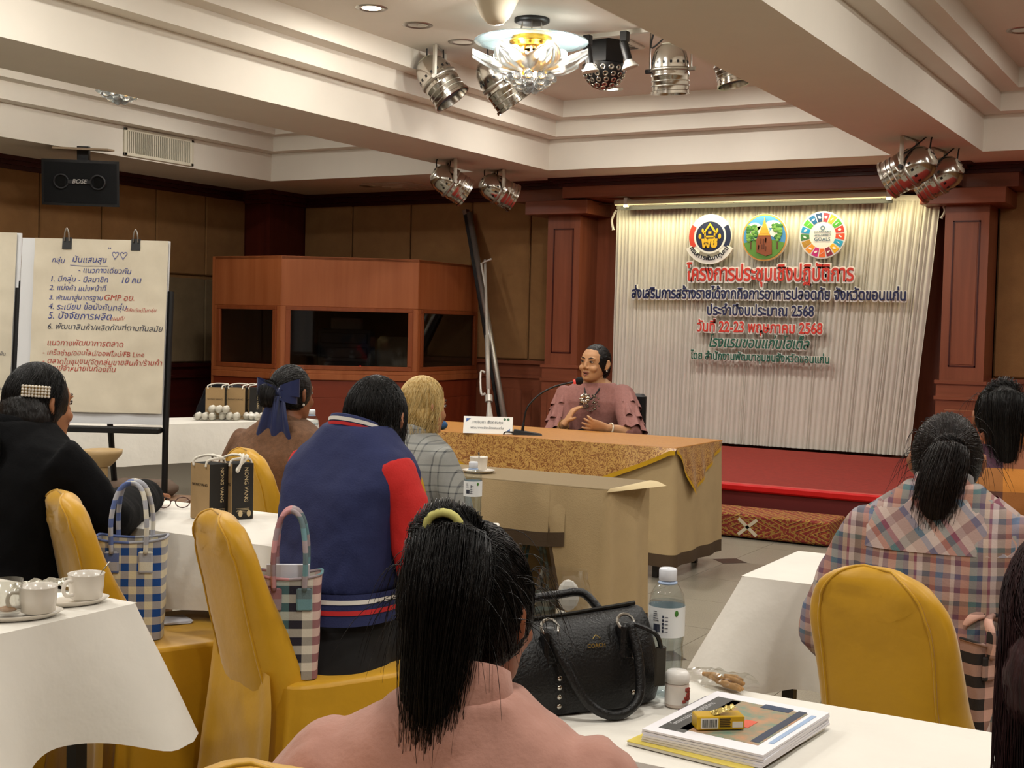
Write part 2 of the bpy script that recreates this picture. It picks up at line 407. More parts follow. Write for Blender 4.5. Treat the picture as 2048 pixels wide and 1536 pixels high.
for s in (-1, 1): m.T = Matrix.Translation((-.56, -.002, .085)) @ Matrix.Rotation(s*radians(40), 4, 'Y'); m.box(-.085, .085, -.002, .002, -.011, .011)
o = obj('woven_cross', m, CREAM, t)
for x in (-1.42, -.08):
    for y in (.05, .35): obj('foot', MB().box(x-.03, x+.03, y-.03, y+.03, 0, .014), pm('black_rubber', '#101010', .8), t)
# ------------------------------------------------------------------ curtain with lettering
CURT = pm('white_curtain', '#d6d0c4', .85, var=.04, vs=5, bump=.1, bs=200, sheen=.2)
YC = 11.86
random.seed(3)
ph = [0]
while ph[-1] < 1: ph.append(ph[-1]+random.uniform(.004, .019))
nu = 1000
prof = []; ki = 0
amps = [random.uniform(.5, 1) for _ in ph]
for i in range(nu+1):
    u = i/nu
    while ki < len(ph)-2 and u > ph[ki+1]: ki += 1
    q = (u-ph[ki])/(ph[ki+1]-ph[ki]); prof.append(amps[ki]*sin(pi*q)**.7*(1 if q > 0 and q < 1 else 0) if 0 < q < 1 else 0)
def cf(u, v):
    z = 2.655-(2.655-.335)*v
    x0 = -5.69; x1 = -2.53-.19*v
    x = x0+(x1-x0)*u; p = prof[min(nu, int(u*nu))]
    a = (.008 if v < .03 else .042)+.012*nz(u*9, v*1.5, 0)
    sw = .03*nz(u*4+3, v*.8, 5)*v
    return (x+.012*nz(u*20, v*2, 9)*v, YC-p*a-sw-.012*sin(pi*v)*nz(u*6, 1, 1), z+.012*nz(u*14, 0, 3)*(1-v))
t = thing('stage_curtain', 'pleated white curtain hanging across the back of the stage', 'curtain')
obj('pleated_cloth', MB().grid(cf, nu, 26), CURT, t, smooth=True)
def hf(u, v): x = -5.69+3.16*u; return (x, YC-.022-.006*sin(u*300)*v, 2.662-.05*v+.012*nz(u*14, 0, 3))
obj('header_band', MB().grid(hf, 260, 3), CURT, t, smooth=True)
obj('hanging_wire', MB().tube([(-6.05, YC, 2.665), (-2.2, YC, 2.665)], .004, 6), pm('wire', '#2a2320', .5), t)
for i in range(9): obj('wire_hook', MB().tube([(-5.5+.35*i, YC-.03, 2.64), (-5.5+.35*i, YC-.035, 2.69), (-5.49+.35*i, YC-.01, 2.70)], .004, 5), pm('wire', '#2a2320', .5), t)
obj('side_tie', MB().tube(catmull([(-2.53, YC-.03, 2.60), (-2.49, YC-.04, 2.52), (-2.52, YC-.04, 2.45)]), [.012]*12+[.02], 6), CURT, t)
obj('side_tie', MB().tube(catmull([(-5.69, YC-.03, 2.60), (-5.73, YC-.04, 2.50), (-5.71, YC-.04, 2.40)]), [.012]*12+[.02], 6), CURT, t)
WHITE = pm('foam_white', '#f0ede4', .7)
YL = YC-.15
def lettering(body, xa, xb, yb, col, label, h=None, off=.016, shear=0, ys=1.3):
    A, B = ony(xa, yb, YL), ony(xb, yb, YL); wd = B.x-A.x; z = (A.z+B.z)/2
    raw = text_mesh(body, 1, 0, 0); xs = [q.co.x for q in raw.vertices]; s = wd/(max(xs)-min(xs))
    mx_ = (max(xs)+min(xs))/2*s
    t = thing('banner_lettering', label, 'lettering', ((A.x+B.x)/2-mx_, YL, z), rot=(pi/2, 0, 0), group='cut-out lettering lines on the curtain')
    me = text_mesh(body, s, .010, off*.5, shear=shear); o_ = obj('white_backing', setmat(me, WHITE), None, t, loc=(0, -.004, -.018)); o_.scale = (1, ys, 1)
    me = text_mesh(body, s, .004, off*.09, shear=shear); obj('coloured_letters', setmat(me, pm('letters_'+col, col, .6)), None, t, loc=(0, 0, -.002)).scale = (1, ys, 1)
    return t
RED, NAVY, GRN = '#cf3a2c', '#1d2450', '#1d5a48'
lettering('โครงการประชุมเชิงปฏิบัติการ', 1373, 1706, 561, RED, 'large red cut-out lettering, top line on the white curtain', off=.026, ys=1.45)
lettering('ส่งเสริมการสร้างรายได้จากกิจการอาหารปลอดภัย จังหวัดขอนแก่น', 1263, 1811, 598, NAVY, 'longest navy cut-out lettering line across the white curtain', off=.018, ys=1.4)
lettering('ประจำปีงบประมาณ 2568', 1414, 1627, 631, NAVY, 'short navy cut-out lettering line ending in 2568 on the curtain')
lettering('วันที่ 22-23 พฤษภาคม 2568', 1394, 1644, 665, RED, 'red cut-out date line with 22-23 on the curtain')
lettering('โรงแรมขอนแก่นโฮเต็ล', 1416, 1616, 696, GRN, 'slanted green cut-out lettering line on the curtain', shear=.25, off=.012)
lettering('โดย สำนักงานพัฒนาชุมชนจังหวัดขอนแก่น', 1381, 1658, 722, GRN, 'lowest green cut-out lettering line on the curtain', off=.012)
# emblems
def disc(m, r, y0, y1, cx=0, cz=0, n=48, a0=0, a1=2*pi, r0=0):
    if r0 or a1-a0 < 6.2:
        q = [(cx+r*cos(a0+(a1-a0)*i/n), cz+r*sin(a0+(a1-a0)*i/n)) for i in range(n+1)]+[(cx+r0*cos(a1-(a1-a0)*i/n), cz+r0*sin(a1-(a1-a0)*i/n)) for i in range(n+1)]
        for i in range(n):
            a, b, c_, d_ = q[i], q[i+1], q[2*n-i], q[2*n+1-i]; m.prism([a, b, c_, d_], y0, y1)
    else: m.prism([(cx+r*cos(2*pi*i/n), cz+r*sin(2*pi*i/n)) for i in range(n)], y0, y1)
    return m
def flat(nm, mb, col, t): return obj(nm, mb, pm('print_'+col, col, .6), t)
def emblem(px, py, rpx, label):
    c = ony(px, py, YL); r = (ony(px+rpx, py, YL)-c).length
    return thing('emblem', label, 'emblem', c, group='round emblems on the curtain'), r
t, r = emblem(1420, 473, 43, 'round navy and gold emblem with red and navy arcs, leftmost on the curtain')
obj('white_disc', disc(MB(), r*.98, .0, .03), WHITE, t)
flat('navy_disc', disc(MB(), r*.66, -.004, 0), '#1d2748', t)
flat('white_ring', disc(MB(), r*.74, -.003, 0, r0=.665*r), '#f0ede4', t)
flat('red_arc', disc(MB(), r*.98, -.006, 0, n=16, a0=radians(148), a1=radians(212), r0=.76*r), '#d0402f', t)
flat('navy_arc', disc(MB(), r*.98, -.006, 0, n=16, a0=radians(-32), a1=radians(32), r0=.76*r), '#1d2748', t)
flat('grey_arc', disc(MB(), r*.92, -.006, 0, n=16, a0=radians(236), a1=radians(304), r0=.76*r), '#8f8778', t)
obj('name_scroll', disc(MB(), r*1.22, -.012, .02, n=24, a0=radians(206), a1=radians(334), r0=.92*r), WHITE, t)
GOLD = '#e2b52a'
m = MB()
for s in (-1, 1): m.prism([(0, .60*r), (0, .48*r), (s*.26*r, .10*r), (s*.34*r, .14*r)], -.008, -.004); m.prism([(s*.20*r, .2*r), (s*.27*r, .16*r), (s*.24*r, -.12*r), (s*.18*r, -.12*r)], -.008, -.004); m.ell((s*.46*r, -.006, .0), (.07*r, .003, .12*r), 8, 5); m.ell((s*.34*r, -.006, .26*r), (.05*r, .003, .1*r), 8, 5)
m.box(-.24*r, .24*r, -.008, -.004, -.04*r, .03*r); m.box(-.07*r, .07*r, -.008, -.004, .12*r, .22*r)
flat('golden_house', m, GOLD, t)
me = text_mesh('พช', r*.5, .003, r*.03, width=.75*r); obj('golden_letters', setmat(me, pm('print_'+GOLD, GOLD)), None, t, loc=(0, -.006, -.46*r), rot=(pi/2, 0, 0))
wd = 'กรมการพัฒนาชุมชน'; cl = []
for ch in wd:
    if ch in 'ัุ': cl[-1] += ch
    else: cl.append(ch)
for i, ch in enumerate(cl):
    a = radians(213+(327-213)*i/(len(cl)-1)); me = text_mesh(ch, r*.27, .002, r*.008)
    obj('scroll_letter', setmat(me, pm('print_#22242c', '#22242c')), None, t, loc=(1.00*r*cos(a)*1.04, -.015, 1.04*r*sin(a)), rot=(pi/2, -(a-1.5*pi), 0))
t, r = emblem(1529, 475, 46, 'round emblem picturing a golden spire on a brown rock between green trees')
obj('backing_disc', disc(MB(), r, 0, .03), WHITE, t)
flat('gold_rim', disc(MB(), r*.99, -.003, 0, r0=.93*r), '#d09a4a', t)
flat('sky', disc(MB(), r*.92, -.003, 0), '#4a90c8', t)
m = MB()
for x, z, a, b in ((-.45, .45, .35, .18), (.35, .55, .4, .16), (-.1, .3, .4, .2), (.5, .2, .35, .2), (-.6, .1, .25, .2)): m.prism([(x*r+a*r*cos(i*pi/8)*.8, z*r+b*r*sin(i*pi/8)) for i in range(16)], -.005, -.003)
flat('clouds', m, '#eeeadf', t)
m = MB(); disc(m, r*.92, -.006, -.003, n=24, a0=pi+.25, a1=2*pi-.25, r0=.02); flat('grass', m, '#5d8f3a', t)
random.seed(5)
for s in (-1, 1):
    m = MB().prism([(s*.55*r, -.5*r), (s*.62*r, -.5*r), (s*.6*r, .1*r), (s*.55*r, .1*r)], -.009, -.007); flat('tree_trunk', m, '#5b4326', t)
    for cc in ('#3f7a38', '#6fa04a'):
        m = MB()
        for i in range(16):
            x, z = s*random.uniform(.36, .72)*r, random.uniform(-.12, .52)*r; q = random.uniform(.05, .12)*r
            m.ell((x, -.009, z), (q, .004, q*.8), 8, 4)
        flat('tree_leaves', m, cc, t)
flat('rock', MB().prism([(-.32*r, -.62*r), (-.34*r, -.1*r), (-.26*r, .1*r), (.26*r, .08*r), (.34*r, -.15*r), (.36*r, -.7*r), (.1*r, -.78*r)], -.014, -.008), '#8a4a2c', t)
m = MB()
for i in range(9): x = random.uniform(-.28, .25)*r; z = random.uniform(-.6, -.1)*r; m.prism([(x, z), (x+.05*r, z+.02*r), (x+.06*r, z+.2*r), (x+.01*r, z+.22*r)], -.016, -.013)
flat('rock_cracks', m, '#5f2f1c', t)
m = MB()
for i, (a, z0, z1) in enumerate(((.27, .08, .16), (.22, .16, .26), (.18, .26, .36), (.14, .36, .46), (.09, .46, .56), (.05, .56, .68), (.02, .68, .84))): m.prism([(-a*r, z0*r), (a*r, z0*r), (a*.8*r, z1*r), (-a*.8*r, z1*r)], -.016-.001*(i % 2), -.008)
flat('golden_spire', m, '#dba63a', t)
t, r = emblem(1645, 470, 47, 'wheel emblem of seventeen coloured segments, rightmost on the curtain')
obj('white_disc', disc(MB(), r, 0, .03), WHITE, t)
SD = ['#d8323f', '#dba63a', '#4c9f38', '#c5352c', '#e04a2b', '#2aa0c8', '#f0b51e', '#8f2540', '#ea6a2a', '#c8287a', '#f0952b', '#b98a2e', '#3f7e44', '#1f90c8', '#56b03a', '#1a5f94', '#1d3d64']
for i, cc in enumerate(SD):
    a1 = pi/2-2*pi*i/17-.02; a0 = a1-2*pi/17+.07
    s = flat('segment', disc(MB(), r*.94, -.004, 0, n=4, a0=a0, a1=a1, r0=.57*r), cc, t)
    am = (a0+a1)/2; flat('white_icon', MB().prism([(.76*r*cos(am)+.075*r*cos(j*pi/3+i), .76*r*sin(am)+.06*r*sin(j*pi/3+i*2)) for j in range(6)], -.006, -.003), '#f0ede4', s)
for tx, z, wdt in (('SUSTAINABLE', .10, .72), ('DEVELOPMENT', -.03, .72), ('GOALS', -.25, .68)):
    me = text_mesh(tx, .1, .001, 0, width=wdt*r); obj('emblem_word', setmat(me, pm('print_#2b5a78', '#2b5a78')), None, t, loc=(0, -.004, z*r), rot=(pi/2, 0, 0))
flat('globe_mark', disc(MB(), .1*r, -.004, 0, cz=.3*r, n=16, r0=.06*r), '#5a7a90', t)
# ------------------------------------------------------------------ ceiling fixtures
CHROME = pm('polished_aluminium', '#c9c5bd', .16, 1.0)
STEEL = pm('satin_steel', '#b5b1a8', .35, 1.0)
BLK = pm('black_plastic', '#0d0d0e', .45)
BLKM = pm('black_metal', '#0b0b0d', .4)
WMET = pm('white_enamel', '#d7d3c8', .4)
def par_can(mount, aim, label, size=1.0, drop=.34, yaw=0):
    """mount: point on the ceiling; aim: direction the lamp mouth points"""
    t = thing('stage_lantern', label, 'stage light', mount, group='polished stage lanterns under the ceiling')
    a = Vector(aim).normalized(); q = a.to_track_quat('Z', 'Y').to_matrix().to_4x4()
    c = Vector((0, 0, -drop)); m = MB(); m.T = Matrix.Translation(c) @ q @ Matrix.Scale(size, 4)
    m.lathe([(.03, -.155), (.055, -.15), (.08, -.132), (.098, -.10), (.107, -.06), (.11, -.02), (.11, .02), (.113, .025), (.113, .04), (.11, .045), (.11, .12), (.118, .125), (.118, .14), (.11, .14), (.103, .09), (.095, .0)], 32)
    b = obj('can', m, CHROME, t, auto=40)
    m = MB(); m.T = Matrix.Translation(c) @ q @ Matrix.Scale(size, 4)
    m.lathe([(.001, .07), (.05, .068), (.09, .09), (.1, .10)], 24); obj('lens', m, pm('lens_glass', '#5d6468', .08, .6), b, smooth=True)
    m = MB(); m.T = Matrix.Translation(c) @ q @ Matrix.Scale(size, 4)
    m.lathe([(.11, -.015), (.118, -.012), (.118, .005), (.11, .008)], 32); m.lathe([(.11, .062), (.1135, .063), (.1135, .068), (.11, .069)], 32); m.lathe([(.11, .09), (.1135, .091), (.1135, .095), (.11, .097)], 32)
    obj('band', m, STEEL, b, smooth=True)
    m = MB(); m.T = Matrix.Translation(c) @ q @ Matrix.Scale(size, 4)
    for i in range(16):
        an = 2*pi*i/16; m2 = m.T; m.T = m2 @ Matrix.Rotation(an, 4, 'Z'); m.box(.098, .1095, -.007, .007, -.05, -.034); m.T = m2
    o = obj('vent_slot', m, BLK, b); o['kind'] = 'stuff'
    m = MB(); m.T = Matrix.Translation(c) @ q @ Matrix.Scale(size, 4); m.lathe([(.001, -.158), (.05, -.157), (.053, -.149)], 24); obj('rear_cap', m, pm('pale_cap', '#cfcab8', .3, .4), b, smooth=True)
    m = MB(); m.T = Matrix.Translation(c) @ q @ Matrix.Scale(size, 4)
    for x, y in ((-.018, .018), (.012, .022), (-.03, -.008)): m.lathe([(.001, -.16), (.009, -.16), (.009, -.15)], 10, (x, y, 0))
    o = obj('cap_hole', m, BLK, b); o['kind'] = 'stuff'
    s = Vector((0, 0, 1)).cross(a); s = s.normalized() if s.length > .05 else Vector((1, 0, 0)); r = .13*size
    m = MB()
    for sg in (-1, 1): m.tube([tuple(s*r*sg+Vector((0, 0, -.004))), tuple(s*r*sg+c)], .016, 4, flat=.22, up=tuple(s))
    m.tube([tuple(-s*r+Vector((0, 0, -.006))), tuple(s*r+Vector((0, 0, -.006)))], .016, 4, flat=.3, up=(0, 0, 1))
    obj('yoke', m, pm('yoke_grey', '#b9b3a6', .4, .5), t)
    for sg in (-1, 1):
        m = MB().tube([tuple(c+s*(r-.02)*sg), tuple(c+s*(r+.03)*sg)], .016, 8); obj('yoke_knob', m, BLK if sg > 0 else STEEL, t)
    e = c-a*.13*size+Vector((0,0,.05))
    obj('cable', MB().tube(catmull([tuple(e), tuple(e+Vector((.01, 0, .09))), tuple(e*.6+Vector((.07, .02, .10))), tuple(s*r*.9+Vector((0, 0, -.14))), tuple(s*r*.8+Vector((0, 0, -.01)))]), .006, 6), BLK, t, smooth=True)
    return t
RGT = CR.copy(); RGT.z = 0; RGT.normalize(); FWD = Vector((-RGT.y, RGT.x, 0))
def aimv(r, f, u): return RGT*r+FWD*f+Vector((0, 0, u))
par_can(onz(880, 97, ZT), aimv(.6, -.1, -.8), 'chrome stage lantern tilted right, leftmost beside the chandelier', 1.25, .24)
par_can(onz(1004, 95, ZT), aimv(.55, .1, -.75), 'chrome stage lantern half hidden behind the chandelier petals', 1.35, .26)
par_can(onz(1343, 52, ZT), aimv(.05, .1, -1), 'chrome stage lantern hanging straight down right of the black dome', 1.15, .30)
par_can(onz(1462, 78, ZT), aimv(.2, -.1, -1), 'chrome stage lantern mostly hidden by the ceiling beam', 1.0, .19)
par_can(onz(903, 320, H0), aimv(.85, .25, -.5), 'chrome stage lantern under the left beam, left of the pair', 1.2, .21)
par_can(onz(998, 341, H0), aimv(.9, .3, -.42), 'chrome stage lantern under the left beam, right of the pair', 1.2, .19)
par_can(onz(1820, 277, H0), aimv(-.75, .55, -.45), 'chrome stage lantern under the right beam, nearer of the pair', 1.3, .23)
par_can(onz(1878, 299, H0), aimv(-.75, .55, -.45), 'chrome stage lantern under the right beam, farther of the pair', 1.25, .22)
# recessed lamps
def downlight(p, label, lit):
    t = thing('recessed_lamp', label, 'ceiling lamp', p, group='recessed ceiling lamps')
    obj('trim_ring', MB().lathe([(.07, -.001), (.085, -.008), (.105, -.004), (.108, .0)], 28), STEEL, t, smooth=True)
    obj('reflector', MB().lathe([(.07, -.002), (.05, .0), (.001, -.0015)], 24), CHROME, t, smooth=True)
    if lit: obj('glowing_bulb', MB().lathe([(.001, -.004), (.055, -.0035), (.065, -.002)], 24), pm('lamp_glow', '#fff1d8', .5, emit=9, ecol='#fff0d0'), t)
    return t
downlight(onz(743, 16, ZT), 'glowing recessed lamp at the upper left of the middle coffer', True)
downlight(onz(835, 50, ZT), 'unlit chrome recessed lamp, middle of the row left of chandelier', False)
downlight(onz(925, 84, ZT), 'unlit chrome recessed lamp just above the left lantern', False)
downlight(onz(1222, 178, ZT), 'glowing recessed lamp behind the black dome', True)
downlight(onz(2046, 60, ZT), 'recessed lamp in the right coffer at the picture edge', False)
downlight(onz(738, 372, H0), 'small dull recessed lamp near the back wall cornice', False)
t = thing('air_diffuser', 'flat cream air diffuser in the ceiling near the back wall', 'vent', onz(800, 371, H0))
obj('frame', MB().box(-.3, .3, -.3, .3, -.012, 0, .004), WMET, t)
for s in (.22, .14, .07): obj('louvre', MB().box(-s, s, -s, s, -.012-.03*(1-s/.3), -.01, .004), WMET, t)
# track with two spot lights
tl = onz(1000, 92, ZT); tr = onz(1330, 52, ZT)
t = tag(obj('lamp_track', MB().box(.25, (Vector(tr)-Vector(tl)).length+.1, -.018, .018, -.03, 0), WMET, loc=tl, rot=(0, 0, atan2(tr.y-tl.y, tr.x-tl.x))), 'long white lamp track across the middle coffer ceiling', 'lamp track')
def spot(px, py, dr, label):
    p = onz(px, py, ZT); p.z -= .03
    t = thing('track_spotlight', label, 'spotlight', p, group='black track spotlights')
    obj('adapter', MB().box(-.026, .026, -.026, .026, -.07, 0, .003), BLK, t)
    obj('stem', MB().tube([(0, 0, -.07), (0, 0, -.10)], .006, 6), STEEL, t)
    a = aimv(dr, 0, -1).normalized(); q = Matrix.Translation((0, 0, -.10)) @ Matrix.Scale(.75, 4) @ a.to_track_quat('Z', 'Y').to_matrix().to_4x4()
    m = MB(); m.T = q; m.lathe([(.002, -.04), (.036, -.04), (.04, -.03), (.04, .13), (.03, .135)], 18, cap=True); obj('barrel', m, BLK, t, auto=40)
    m = MB(); m.T = q; m.lathe([(.03, .12), (.045, .15), (.075, .19), (.082, .205), (.076, .207), (.04, .16)], 22); obj('reflector', m, pm('white_reflector', '#e9e6dc', .3, coat=.4), t, smooth=True)
spot(1176, 62, .16, 'black track spotlight, left of the two by the black dome')
spot(1250, 54, .30, 'black track spotlight, right of the two by the black dome')
# party light dome
p = onz(1210, 84, ZT)
t = thing('party_light', 'black dome effect light studded with round lenses', 'effect light', p)
obj('housing', MB().lathe([(.13, -.17), (.15, -.16), (.15, 0), (.12, 0)], 6, cap=True), BLKM, t)
d = obj('dome', MB().lathe([(.16*cos(a*pi/2/10)+.002, -.17-.17*sin(a*pi/2/10)) for a in range(11)]+[(.001, -.341)], 28), BLKM, t, smooth=True)
m = MB()
for j, (el, n) in enumerate(((12, 16), (28, 15), (44, 13), (60, 9), (75, 5))):
    for i in range(n):
        a = 2*pi*(i+.5*(j % 2))/n; e = radians(el); nrm = Vector((cos(e)*cos(a), cos(e)*sin(a), -sin(e)))
        m.T = Matrix.Translation(Vector((0, 0, -.17))+Vector((nrm.x*.16, nrm.y*.16, nrm.z*.17))) @ nrm.to_track_quat('Z', 'Y').to_matrix().to_4x4()
        m.lathe([(.012, .002), (.0185, .006), (.021, .003), (.021, -.006)], 10); m.lathe([(.001, .0), (.013, .001)], 10)
o = obj('lens_stud', m, CHROME, d, smooth=True); o['kind'] = 'stuff'
t = thing('ceiling_grille', 'small white slotted grille behind the party light', 'vent', onz(1225, 90, ZT))
obj('frame', MB().box(-.2, .2, -.14, .14, -.02, 0, .004), WMET, t)
for i in range(5): obj('slot', MB().box(-.16, .16, -.115+i*.05, -.09+i*.05, -.022, -.019), BLK, t)
p = onz(992, -14, ZT)
obj('bell', MB().lathe([(.16, 0), (.15, -.03), (.125, -.08), (.09, -.15), (.05, -.19), (.002, -.20)], 28), pm('cream_enamel', '#d8cdb6', .35), tag(bpy.data.objects.new('ceiling_bell', None), 'cream bell-shaped cover on the ceiling at the top edge', 'ceiling fitting'), smooth=True)
bo = bpy.data.objects['ceiling_bell']; COL.objects.link(bo); bo.location = p
obj('rim', MB().lathe([(.15, -.012), (.175, -.008), (.175, 0), (.15, 0)], 28), WMET, bo, smooth=True)
# chandeliers
GLS = thinglass('clear_glass', (.90, .95, .96), .16, .03)
FROST = pm('frosted_crystal', '#f2f6f6', .25, trans=.25, ior=1.4)
BRASS = pm('polished_brass', '#d9a441', .18, 1.0)
GLOW = pm('bulb_glow', '#fff4e0', .5, emit=12, ecol='#fff1dc')
def chandelier(p, label, power):
    t = thing('chandelier', label, 'chandelier', p, group='flower chandeliers')
    obj('ceiling_plate', MB().lathe([(.001, -.03), (.10, -.03), (.12, -.02), (.12, 0)], 28), BLKM, t, smooth=True)
    for i in range(6): a = i*pi/3; obj('rod', MB().tube([(.07*cos(a), .07*sin(a), -.02), (.09*cos(a), .09*sin(a), -.10)], .004, 6), STEEL, t)
    obj('glass_disc', MB().lathe([(.1, -.115), (.2, -.12), (.34, -.14), (.385, -.15), (.39, -.155), (.385, -.158), (.34, -.148), (.2, -.128), (.1, -.123)], 40), pm('blue_glass', '#a9c4cc', .08, trans=.55, alpha=.75, ior=1.3), t, smooth=True)
    obj('brass_crown', MB().lathe([(.10, -.10), (.13, -.105), (.14, -.12), (.13, -.135), (.15, -.15), (.15, -.165), (.135, -.175), (.14, -.19), (.12, -.20), (.05, -.205)], 32), BRASS, t, smooth=True)
    for i in range(12): a = i*pi/6; obj('brass_rod', MB().tube([(.10*cos(a), .10*sin(a), -.20), (.10*cos(a), .10*sin(a), -.36)], .009, 6), BRASS if i % 2 else GLS, t)
    for i in range(7):
        a = 2*pi*i/7+.2; ca, sa = cos(a), sin(a)
        ar = obj('arm', MB().tube(catmull([(.09*ca, .09*sa, -.33), (.15*ca, .15*sa, -.31), (.19*ca, .19*sa, -.28)]), .014, 8), BRASS, t, smooth=True)
        obj('bulb', MB().ell((.215*ca, .215*sa, -.255), (.042, .042, .042), 14, 9), GLOW, ar, smooth=True)
        def pf(u, v, ca=ca, sa=sa):
            wd = .15*sin(pi*min(1, .12+.88*v))**.6*(1-.25*v); s_ = (u-.5)*2
            rr = .10+.30*v; z = -.37+.11*v*v+.05*s_*s_*(1-v)+.018*sin(u*22)*v
            return (rr*ca-sa*wd*s_, rr*sa+ca*wd*s_, z+.03*abs(s_)*v)
        obj('petal', MB().grid(pf, 18, 8), FROST, t, smooth=True)
    m = MB()
    for k, (n, r, z) in enumerate(((11, .15, -.40), (9, .11, -.43), (6, .07, -.455), (3, .03, -.475))):
        for i in range(n): a = 2*pi*i/n+k; m.ell((r*cos(a), r*sin(a), z), (.03, .03, .03), 10, 7)
    o = obj('crystal_ball', m, pm('crystal', '#eef2f4', .05, trans=.75, ior=1.5), t, smooth=True); o['kind'] = 'stuff'
    for i in range(3): a = 2*pi*i/3+.3; lamp('chandelier_lamp', 'POINT', (.27*cos(a), .27*sin(a), -.19), power, (1, .95, .88), .05, parent=t)
    return t
CHP = 16*LS
chandelier(onz(1064, 38, ZT), 'lit flower chandelier with glass disc and brass rods, centre top', CHP)
_c = onz(240, 200, 3.02); chandelier(Vector((_c.x, _c.y, ZT)), 'white flower chandelier peeping below the left beam', CHP)
chandelier(Vector((-4.36, 2.6, ZT)), 'flower chandelier over the middle of the hall', CHP)
chandelier(Vector((-.3, 5.0, ZT)), 'flower chandelier in the right coffer', CHP)
# air grille on the left coffer side
GRL = pm('cream_grille', '#d9d2bd', .5)
t = thing('air_grille', 'cream framed air grille with vertical slats on the left coffer', 'vent', (-9.27, 9.14, 3.045))
for q in ((-.45, -.415, -.13, .13), (.415, .45, -.13, .13), (-.45, .45, -.13, -.10), (-.45, .45, .10, .13)): obj('frame_bar', MB().box(0, .02, *q, .004), GRL, t)
obj('backing', MB().box(.001, .004, -.42, .42, -.11, .11), pm('dark_void', '#1b1a1c', .9), t)
for i in range(34): obj('slat', MB().box(.003, .016, -.408+i*.0245, -.408+i*.0245+.012, -.105, .105), GRL, t)
# loudspeaker on the left
p = atd(168, 366, 11.6)
t = thing('loudspeaker', 'black two-port loudspeaker hung from the left ceiling edge', 'loudspeaker', p, rot=(radians(6), 0, radians(38)))
def arcp(xx): return -.05*(1-(xx/.33)**2)
prof_ = [(x, arcp(x)-.16) for x in [-.33+.66*i/12 for i in range(13)]]+[(.24, .18), (-.24, .18)]
obj('cabinet', MB().prism(prof_, -.20, .20, 'xy'), pm('speaker_black', '#141517', .55, bump=.2, bs=120), t)
prof_ = [(x*.94, arcp(x)-.166) for x in [-.33+.66*i/12 for i in range(13)]]+[(.31, -.15), (-.31, -.15)]
obj('grille_cloth', MB().prism(prof_, -.175, .175, 'xy'), pm('grille_black', '#0e1013', .9, bump=.4, bs=400), t)
for s in (-1, 1):
    m = MB(); m.T = Matrix.Translation((s*.155, arcp(.155)-.168, .01)) @ Matrix.Rotation(pi/2, 4, 'X'); m.lathe([(.052, -.01), (.052, .012), (.066, .016), (.068, 0)], 24)
    po = obj('port_ring', m, pm('ring_grey', '#26272a', .4), t, smooth=True)
    m = MB(); m.T = Matrix.Translation((s*.155, arcp(.155)-.168, .01)) @ Matrix.Rotation(pi/2, 4, 'X'); m.lathe([(.001, .001), (.052, .001)], 24); obj('port_hole', m, pm('void_black', '#020202', 1), po)
obj('badge_bar', MB().box(-.10, .10, arcp(0)-.178, arcp(0)-.165, -.008, .026, .003), pm('ring_grey', '#26272a', .4), t)
me = text_mesh('BOSE', .05, .002, .0008, shear=.3, width=.13); obj('badge_letters', setmat(me, pm('silver_letters', '#cfcfcf', .3, .6)), None, t, loc=(0, arcp(0)-.18, -.004), rot=(pi/2, 0, 0))
mp = Vector((0, 0, 0))
obj('hanger_post', MB().box(-.05, .05, -.05, .05, .18, 2.92-p.z, .004), BLKM, t)
obj('ceiling_plate', MB().box(-.24, .24, -.16, .16, 2.915-p.z-.03, 2.905-p.z, .003), pm('plate_tan', '#a08a70', .6), t)
# ------------------------------------------------------------------ interpreter booth
BW = wood('booth_veneer', '#94502a', '#a8623a', sc=9)
BWR = pm('booth_base', '#7a3018', .4, var=.06, vs=4)
t = thing('interpreter_booth', 'reddish wooden interpreter booth with three dark windows', 'booth')
PL = [Vector((-9.43, 10.1, 0)), Vector((-8.5, 10.05, 0)), Vector((-7.40, 10.86, 0)), Vector((-7.48, 12.14, 0))]
ZB, ZS, ZW = 2.06, .93, 1.52
DGL = thinglass('smoked_glass', (.62, .62, .63), .05, .03)
for i in range(3):
    a, b = PL[i], PL[i+1]; d = (b-a); L = d.length; an = atan2(d.y, d.x)
    q = Matrix.Translation(a) @ Matrix.Rotation(an, 4, 'Z')     # local x along the face, -y outwards
    def ob(nm, mat, par, *bx, q=q, bev=.004):
        m = MB(); m.T = q; m.box(*bx, bev); return obj(nm, m, mat, par)
    ob('upper_panel', BW, t, 0.001, L-.001, 0, .03, ZW+.04, ZB)
    lo = ob('base_panel', BWR, t, .001, L-.001, 0, .03, 0, ZS-.10)
    ob('raised_base_panel', BWR, lo, .10, L-.10, -.012, .0, .12, ZS-.28, bev=.012)
    ob('sill_rail', BW, t, 0, L, -.022, .035, ZS-.10, ZS-.04); ob('sill_bead', BW, t, 0, L, -.012, .03, ZS-.04, ZS)
    for x0, x1 in ((.001, .07 if i else .05), (L-.07, L-.001)): ob('post', BW, t, x0, x1, 0, .03, ZS, ZW+.04)
    fr = ob('window_frame', wood('booth_frame', '#7c3d1e', '#8e4a28'), t, .05, L-.05, -.016, .02, ZW, ZW+.04)
    for bx in ((.05, L-.05, -.016, .02, ZS, ZS+.045), (.05, .10, -.016, .02, ZS+.045, ZW), (L-.10, L-.05, -.016, .02, ZS+.045, ZW)): ob('frame_bar', wood('booth_frame', '#7c3d1e', '#8e4a28'), fr, *bx)
    ob('window_pane', DGL, fr, .10, L-.10, .006, .010, ZS+.045, ZW, bev=0)
m = MB(); pg = [(p_.x, p_.y) for p_ in PL]+[(-9.43, 12.14)]
